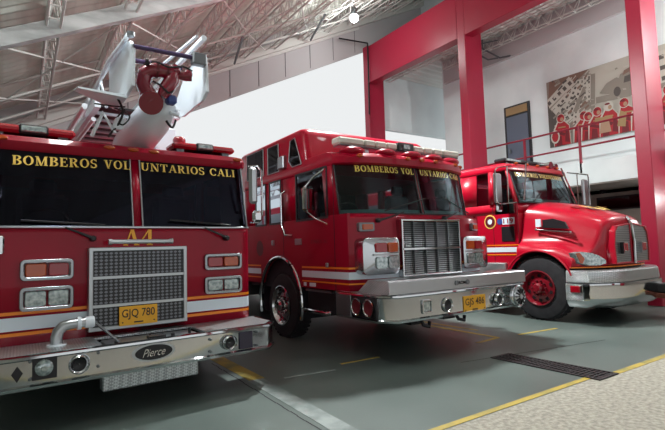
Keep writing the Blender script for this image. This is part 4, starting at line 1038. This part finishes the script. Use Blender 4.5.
# grille: two panes either side of a chrome spine
def gy(x, z): return -1.075-.02*(1-abs(x))+.03*(z-1.3)
for s in (-1, 1):
    out = [(.035, .96), (.60, .96), (.63, 1.25), (.58, 1.50), (.49, 1.585), (.035, 1.63)]
    cxg, czg = .31, 1.29
    pts = [(s*x, z) for (x, z) in out]; inn = [(s*(cxg+(x-cxg)*.9), czg+(z-czg)*.93) for (x, z) in out]
    gp = P('grille', MB().ring(pts, inn, 1, -1.035, -.90), 'red3', T3, bevel=.004)
    P('grille_mesh', MB().prism(inn, 1, -1.02, -1.0), 'alu', gp, smooth=0)
    gg = MB()
    for i in range(20):
        z = 1.0+i*.03; gg.box(min(s*.06, s*.57), max(s*.06, s*.57), -1.026, -1.02, z, z+.010)
    P('grille_wires', gg, 'steel', gp, smooth=0)
    x = s*.33
    wl = P('warning_lamp', MB().box(x-.07, x+.07, -1.08, -1.02, 1.16, 1.30, .012), 'redlens', T3)
    P('lamp_foot', MB().box(x-.08, x-.055, -1.07, -1.015, 1.12, 1.31), 'alu' if s > 0 else 'black', wl, smooth=0)
P('grille_spine', MB().tube([(0, -1.05, .95), (0, -1.06, 1.3), (0, -1.03, 1.62), (0, -.93, 1.74)], .022, 8), 'chrome', T3)
P('hood_emblem', MB().lathe([(.055, 0), (.055, .012), (.02, .02)], (0, -.99, 1.70), 1, 20, d=(0, -1, .5)), 'chrome', T3)
def hood_top(x, y):
    v = (y-.42)/(yfront(0)-.42); return 2.10-.15*v-.22*v*v+.035-.05*(abs(x)/.7)**2
hd = MB().add([(x, y, hood_top(x, y)+.012) for (x, y) in ((-.35, -.40), (-.1, -.70), (-.02, -.62), (-.30, -.30))], [(0,1,2,3)])
hd.add([(x, y, hood_top(x, y)+.012) for (x, y) in ((.35, -.40), (.1, -.70), (.02, -.62), (.30, -.30))], [(0,1,2,3)])
for (x, y) in ((-.45, -.35), (-.28, -.52), (.45, -.35)): hd.add([(x+.06*cos(a), y+.1*sin(a), hood_top(x, y)+.008) for a in [2*PI*k/8 for k in range(8)]], [tuple(range(8))])
P('hood_emblem_paint', hd, 'lettergold', T3, smooth=0)
# headlights
for s in (-1, 1):
    #pts = [(-.60, 1.16), (-.575, 1.17), (-.70, 1.165), (-.86, 1.12), (-.97, 1.04), (-.99, .99), (-.90, .955), (-.74, .945), (-.63, .99)]
    o2 = [(1.13, 1.15), (1.06, 1.17), (.95, 1.155), (.84, 1.11), (.73, 1.03), (.73, .975), (.84, .945), (.99, .95), (1.09, .99)]
    def hl(scale, off):
        cx_, cz_ = .93, 1.05
        L0 = [(cx_+(x-cx_)*scale, cz_+(z-cz_)*scale) for (x, z) in o2]
        return [(s*x, yfront(x)-.045-off+.05*(z-1.0), z) for (x, z) in L0]
    A_ = hl(1.05, -.05); B_ = hl(1.04, .028); C_ = hl(.98, .045); n = len(A_)
    mb = MB().add(A_+B_+C_, [(i, (i+1) % n, n+(i+1) % n, n+i) for i in range(n)]+[(n+i, n+(i+1) % n, 2*n+(i+1) % n, 2*n+i) for i in range(n)]+[tuple(range(2*n, 3*n))])
    h = P('headlight', mb, 'clear', T3, smooth=40)
    am = [(s*x, yfront(x)-.045-.052+.05*(z-1.0), z) for (x, z) in ((1.13, 1.15), (1.09, 1.16), (1.04, 1.06), (1.07, .985), (1.09, .99))]
    P('turn_lens', MB().add(am+[(x, y-.01, z) for (x, y, z) in am], [(5,6,7,8,9),(0,1,6,5),(1,2,7,6),(2,3,8,7),(3,4,9,8),(4,0,5,9)]), 'amber', h, smooth=0)
    P('arch_lip', MB().tube([(s*1.165, .02+.66*cos(a), .54+.66*sin(a)) for a in [R(12)+R(146)*i/20 for i in range(21)]], .018, 8), 'red3', T3)
    P('wheel_well', MB().loft([[(s*1.13, .02+.63*cos(a), .54+.63*sin(a)) for a in [PI*i/20 for i in range(21)]], [(s*.6, .02+.63*cos(a), .54+.63*sin(a)) for a in [PI*i/20 for i in range(21)]]], (False, False), closed=False), 'dark', T3)
    # hood vent with chrome bar
    X = s*.93
    vt = P('hood_vent', MB().prism([(.0, 1.60), (-.46, 1.56), (-.40, 1.68), (-.20, 1.75), (.0, 1.74)], 0, s*.90, s*.945), 'black', T3, smooth=0)
    P('vent_trim', MB().tube([(s*.95, .12, 1.57), (s*.96, -.50, 1.50)], .016, 8).ball((s*.955, .12, 1.575), .028, 6).ball((s*.96, -.5, 1.50), .028, 6), 'chrome', vt)
    P('vent_badge', MB().box(min(s*.93, s*.955), max(s*.93, s*.955), .03, .13, 1.62, 1.76), 'stripe', vt, smooth=0)

M['dredgloss'] = mat('red_wheel_paint', (124, 12, 30), .3, coat=.5)
for s in (-1, 1): wheel(T3, s*1.0, .02, .555, .555, s, rim='dredgloss', rk=.54)
for s in (-1, 1): wheel(T3, s*.98, 5.2, .53, .53, s, rim='dredgloss', front=False, w=.5)
# bumper
def b3(o, z, n=14):
    pts = []
    for i in range(n+1):
        x = -1.18+2.36*i/n; pts.append((x*(1+o*.6), -1.16+.30*(abs(x)/1.18)**3.4-o, z))
    return [(-1.18*(1+o*.6), -.50, z)]+pts+[(1.18*(1+o*.6), -.50, z)]
P('bumper_band', MB().loft([b3(.0, .68), b3(.005, .70), b3(-.01, .85), b3(-.04, .87)], (False, False), closed=False), 'tread', T3, smooth=40)
P('bumper_top', MB().loft([b3(-.02, .855), b3(-.03, .875)], (True, True)), 'tread', T3, smooth=40)
B = P('bumper', MB().loft([b3(-.02, .68), b3(.03, .665), b3(.035, .60), b3(.01, .52), b3(.02, .44), b3(-.01, .34), b3(-.08, .28)], (False, False), closed=False), 'chrome', T3, smooth=50)
P('side_tread', MB().box(-1.205, -1.19, -.78, -.50, .40, .66).box(1.19, 1.205, -.78, -.50, .40, .66), 'tread', B, smooth=0)
sl = P('corner_lamp', MB().box(-1.225, -1.18, -.74, -.58, .52, .63, .012), 'redlens', B)
P('lamp_side', MB().box(-1.215, -1.17, -.78, -.745, .52, .64, .005), 'chrome', sl)
wn = P('winch', MB().box(.50, .92, -1.42, -1.1, .42, .58, .02), 'black', T3)
P('winch_drum', MB().lathe([(.07, 0), (.09, .0), (.09, .02), (.05, .03), (.05, .25), (.09, .26), (.09, .28)], (.56, -1.36, .5), 0, 18), 'steel', wn)
P('winch_bracket', MB().box(.42, .98, -1.36, -1.1, .34, .42, .01), 'rustred', wn, smooth=0)
P('hood_stripe', MB().loft([[(x*1.004, y-.036, z) for (x, y) in [(-1.16+2.32*i/24, yfront(-1.16+2.32*i/24)) for i in range(25)]] for z in (.905, .925)], (False, False), closed=False), 'gold', T3, smooth=0)
# cab
f3 = lambda x: .36+.10*(abs(x)/1.0)**3
pl3 = plan(f3, 1.0, 2.3, (.52, .93, 1.05, 1.36), extra=(.93,))
frl = [(x, y, .62) for (x, y) in pl3]
P('cab_body', MB().loft([[(x, y, .60) for (x, y) in pl3], [(x, y, 1.9) for (x, y) in pl3]], (True, True)), 'red3', T3, smooth=40)
sh = shell(lift(pl3, 1.9), lift(pl3, 2.10, .02), lambda x, y: 'pillar' if abs(x) < .999 or not (.52 < y < .93) else 'w', ['pillar', 'w'])
P('cowl', sh['pillar'], 'red3', T3, solid=.03)
def top_y(x, y, t): return y+.24*t*(1-max(0, min(1, (y-.36)/.6)))
def lv3(z, t): return [(x*(1-.03*t), top_y(x, y, t), z) for (x, y) in pl3]
sh2 = shell(lv3(2.10, 0), lv3(2.74, 1), lambda x, y: ('windscreen' if abs(x) < .93 else 'pillar') if y < .47 else ('side_window' if (.52 < y < .93 or 1.05 < y < 1.36) else 'pillar'), ['pillar', 'windscreen', 'side_window'])
P('pillar', sh2['pillar'], 'red3', T3, solid=.035)
ws3 = P('windscreen', sh2['windscreen'], 'glass', T3)
for s_ in (0, 1): pass
sw = sh2['side_window']; k = sh['w']
sw.add(k.v, k.f); P('side_window', sw, 'glass', T3, smooth=0)
P('trim', MB().tube([(x, f3(x)-.008, 2.10) for x in [-.96+.08*i for i in range(25)]], .014, 6).tube([(x, f3(x)+.235, 2.74) for x in [-.93+.0775*i for i in range(25)]], .014, 6)
  .tube([(-.93, f3(.93)-.01, 2.1), (-.905, f3(.93)+.22, 2.74)], .016, 6).tube([(.93, f3(.93)-.01, 2.1), (.905, f3(.93)+.22, 2.74)], .016, 6), 'black', ws3)
P('windscreen_lettering', serif_text('BOMBEROS VOLUNTARIOS', lambda u, v: (-.80+u, f3(-.80+u)+.24*((2.62+v-2.1)/.64)-.02, 2.62+v), 1.6, .085), 'lettergold', T3, smooth=0)
P('cab_roof', MB().loft([[(x*(.97+o), top_y(x, y, 1)+g*(1 if y < .8 else 0), z) for (x, y) in pl3] for (z, o, g) in ((2.73, .0, .0), (2.75, .02, -.05), (2.82, .015, -.03), (2.88, -.03, .05), (2.91, -.12, .2))], (True, True)), 'red3', T3, smooth=50)
for x in (-.7, -.35, 0, .35, .7): P('marker_lamp', MB().ball((x, .62, 2.88), .035, 6, (1.4, 1, .7)), 'amber', T3)
lb = P('light_bar', MB().box(-.80, .80, .80, 1.06, 2.95, 3.02, .02), 'black', T3)
P('lamp_module', MB().box(-.74, -.3, .79, .81, 2.965, 3.005).box(.3, .74, .79, .81, 2.965, 3.005), 'clear', lb, smooth=0)
P('bar_foot', MB().box(-.7, -.62, .85, .98, 2.88, 2.96).box(.62, .7, .85, .98, 2.88, 2.96), 'steel', lb, smooth=0)
P('roof_horn', MB().tube([(.45, .60, 2.93), (.45, .95, 2.95)], [.075, .03], 14).tube([(.68, .62, 2.92), (.68, .9, 2.94)], [.06, .025], 14), 'chrome', T3)
ins = P('cab_interior', MB().box(-.93, .93, .95, 2.2, 1.0, 1.95), 'dark', T3, smooth=0)
P('dashboard', MB().box(-.9, .9, .48, .72, 1.9, 2.19, .04), 'dash', ins)  # raised into the pane to stand for the windscreen's reflection
for sx in (-.5, .5):
    P('seat_back', MB().box(sx-.24, sx+.24, 1.15, 1.28, 1.9, 2.5, .05), 'seat', ins)
P('steering_wheel', MB().tube([(-.5+.2*cos(a), .78-.08*sin(a), 2.15+.15*sin(a)) for a in [2*PI*k/18 for k in range(19)]], .014, 6, cap=False).tube([(-.68, .78, 2.15), (-.32, .78, 2.15)], .012, 6), 'black', ins)
# mirrors, stay rods, crest, side panel details
for s in (-1, 1):
    q, w = (.64, 0) if s < 0 else (.40, .16)
    ma = P('mirror_arm', MB().tube([(s*.98, .46, 2.10), (s*(1.28+w), q-.02, 2.08), (s*(1.34+w), q, 2.12), (s*(1.34+w), q, 2.70), (s*(1.28+w), q-.02, 2.76), (s*.95, .55, 2.80)], .014, 8)
           .tube([(s*1.1, (q+.46)/2, 2.09), (s*1.1, (q+.46)/2, 2.78)], .012, 6), 'chrome', T3)
    P('mirror_head', MB().box(s*(1.24+w)-.10, s*(1.24+w)+.10, q, q+.07, 2.10, 2.66, .025), 'alu', ma)
    P('convex_mirror', MB().box(s*(1.22+w)-.09, s*(1.22+w)+.09, q, q+.07, 1.94, 2.07, .03), 'chrome', ma)
    P('stay_rod', MB().tube([(s*.9, .36, 2.14), (s*.60, .48, 2.86)], .016, 8), 'chrome', T3)
    cr = P('door_crest', MB().lathe([(.135, 0), (.135, .006), (.001, .006)], (s*1.0, 1.06, 1.77), 0, 28, d=(s, 0, 0)), 'lettergold', T3)
    P('crest_field', MB().lathe([(.112, 0), (.112, .004), (.001, .004)], (s*1.006, 1.06, 1.77), 0, 24, d=(s, 0, 0)), 'dred', cr)
    P('crest_centre', MB().lathe([(.05, 0), (.05, .004), (.001, .004)], (s*1.01, 1.06, 1.77), 0, 20, d=(s, 0, 0)), 'stripe', cr)
    lg = P('door_decal', MB().box(min(s*1.0, s*1.006), max(s*1.0, s*1.006), .52, .78, 1.70, 1.83), 'stripe', T3, smooth=0)
    P('decal_disc', MB().lathe([(.06, 0), (.06, .008), (.001, .008)], (s*1.0, .84, 1.765), 0, 18, d=(s, 0, 0)), 'blue', lg)
    P('decal_lettering', font_text('119', lambda u, v, s=s: (s*1.008, (.76-u) if s < 0 else (.54+u), 1.72+v), .22, .09, bold=.02), 'redlens', lg, smooth=0)
    P('door_window_low', MB().box(min(s*1.0, s*1.008), max(s*1.0, s*1.008), .53, .81, 1.38, 1.66, .003), 'black', T3, smooth=0)
    P('door_seam', MB().box(min(s*1.0, s*1.004), max(s*1.0, s*1.004), .985, .995, .7, 2.05).box(min(s*1.0, s*1.004), max(s*1.0, s*1.004), .44, .45, .7, 2.1), 'dred', T3, smooth=0)
    P('side_stripe', MB().box(min(s*1.0, s*1.006), max(s*1.0, s*1.006), .46, 2.28, 1.18, 1.27), 'stripe', T3, smooth=0)
    P('side_stripe', MB().box(min(s*1.0, s*1.006), max(s*1.0, s*1.006), .46, 2.28, 1.12, 1.14).box(min(s*1.0, s*1.006), max(s*1.0, s*1.006), .46, 2.28, 1.30, 1.32), 'gold', T3, smooth=0)
    P('cab_step', MB().box(min(s*.85, s*1.12), max(s*.85, s*1.12), .68, 1.6, .42, .5, .01).box(min(s*.8, s*1.08), max(s*.8, s*1.08), .72, 1.7, .5, .98, .02), 'tread', T3, smooth=0)
P('wiper', MB().tube([(-.6, .36, 2.12), (-.25, .42, 2.3)], .01, 6).tube([(.2, .35, 2.12), (.55, .42, 2.28)], .01, 6), 'black', T3)
P('chassis', MB().box(-.42, .42, -.9, 7.4, .45, .75).box(-.9, .9, -.08, .12, .42, .6).box(-.4, .4, -.8, .4, .75, 1.5), 'dark', T3, smooth=0)
P('engine_bay', MB().box(-.55, .55, -.9, .4, .7, 1.55), 'dark', T3, smooth=0)
bb = P('body', MB().box(-1.18, 1.18, 2.45, 7.5, .6, 2.7, .03), 'red3', T3)
for s in (-1, 1):
    for (a, b_, z0) in ((2.6, 3.9, .7), (4.0, 6.2, 1.3), (6.3, 7.4, .7)):
        P('roller_door', MB().box(min(s*1.175, s*1.195), max(s*1.175, s*1.195), a, b_, z0, 2.4), 'alu', bb, smooth=0)


# ------------------------------------------------------------------ sky
wd = bpy.data.worlds.new('world'); scene.world = wd; wd.use_nodes = True
N = wd.node_tree.nodes; L = wd.node_tree.links; bg = N['Background']
tc = N.new('ShaderNodeTexCoord'); sp = N.new('ShaderNodeSeparateXYZ'); L.new(tc.outputs['Generated'], sp.inputs[0])
mr = N.new('ShaderNodeMapRange'); mr.inputs['From Min'].default_value = -.5; mr.inputs['From Max'].default_value = .6
mr.inputs['To Min'].default_value = SKY_S = .85; mr.inputs['To Max'].default_value = .79
L.new(sp.outputs['Y'], mr.inputs['Value']); L.new(mr.outputs[0], bg.inputs['Strength'])
bg.inputs['Color'].default_value = (.965, .99, 1, 1)
scene.view_settings.view_transform = 'Standard'; scene.view_settings.look = 'None'
scene.view_settings.gamma = 1; scene.view_settings.exposure = .15; scene.view_settings.use_curve_mapping = False
scene.cycles.max_bounces = 8; scene.cycles.diffuse_bounces = 4; scene.cycles.glossy_bounces = 5; scene.cycles.transparent_max_bounces = 12
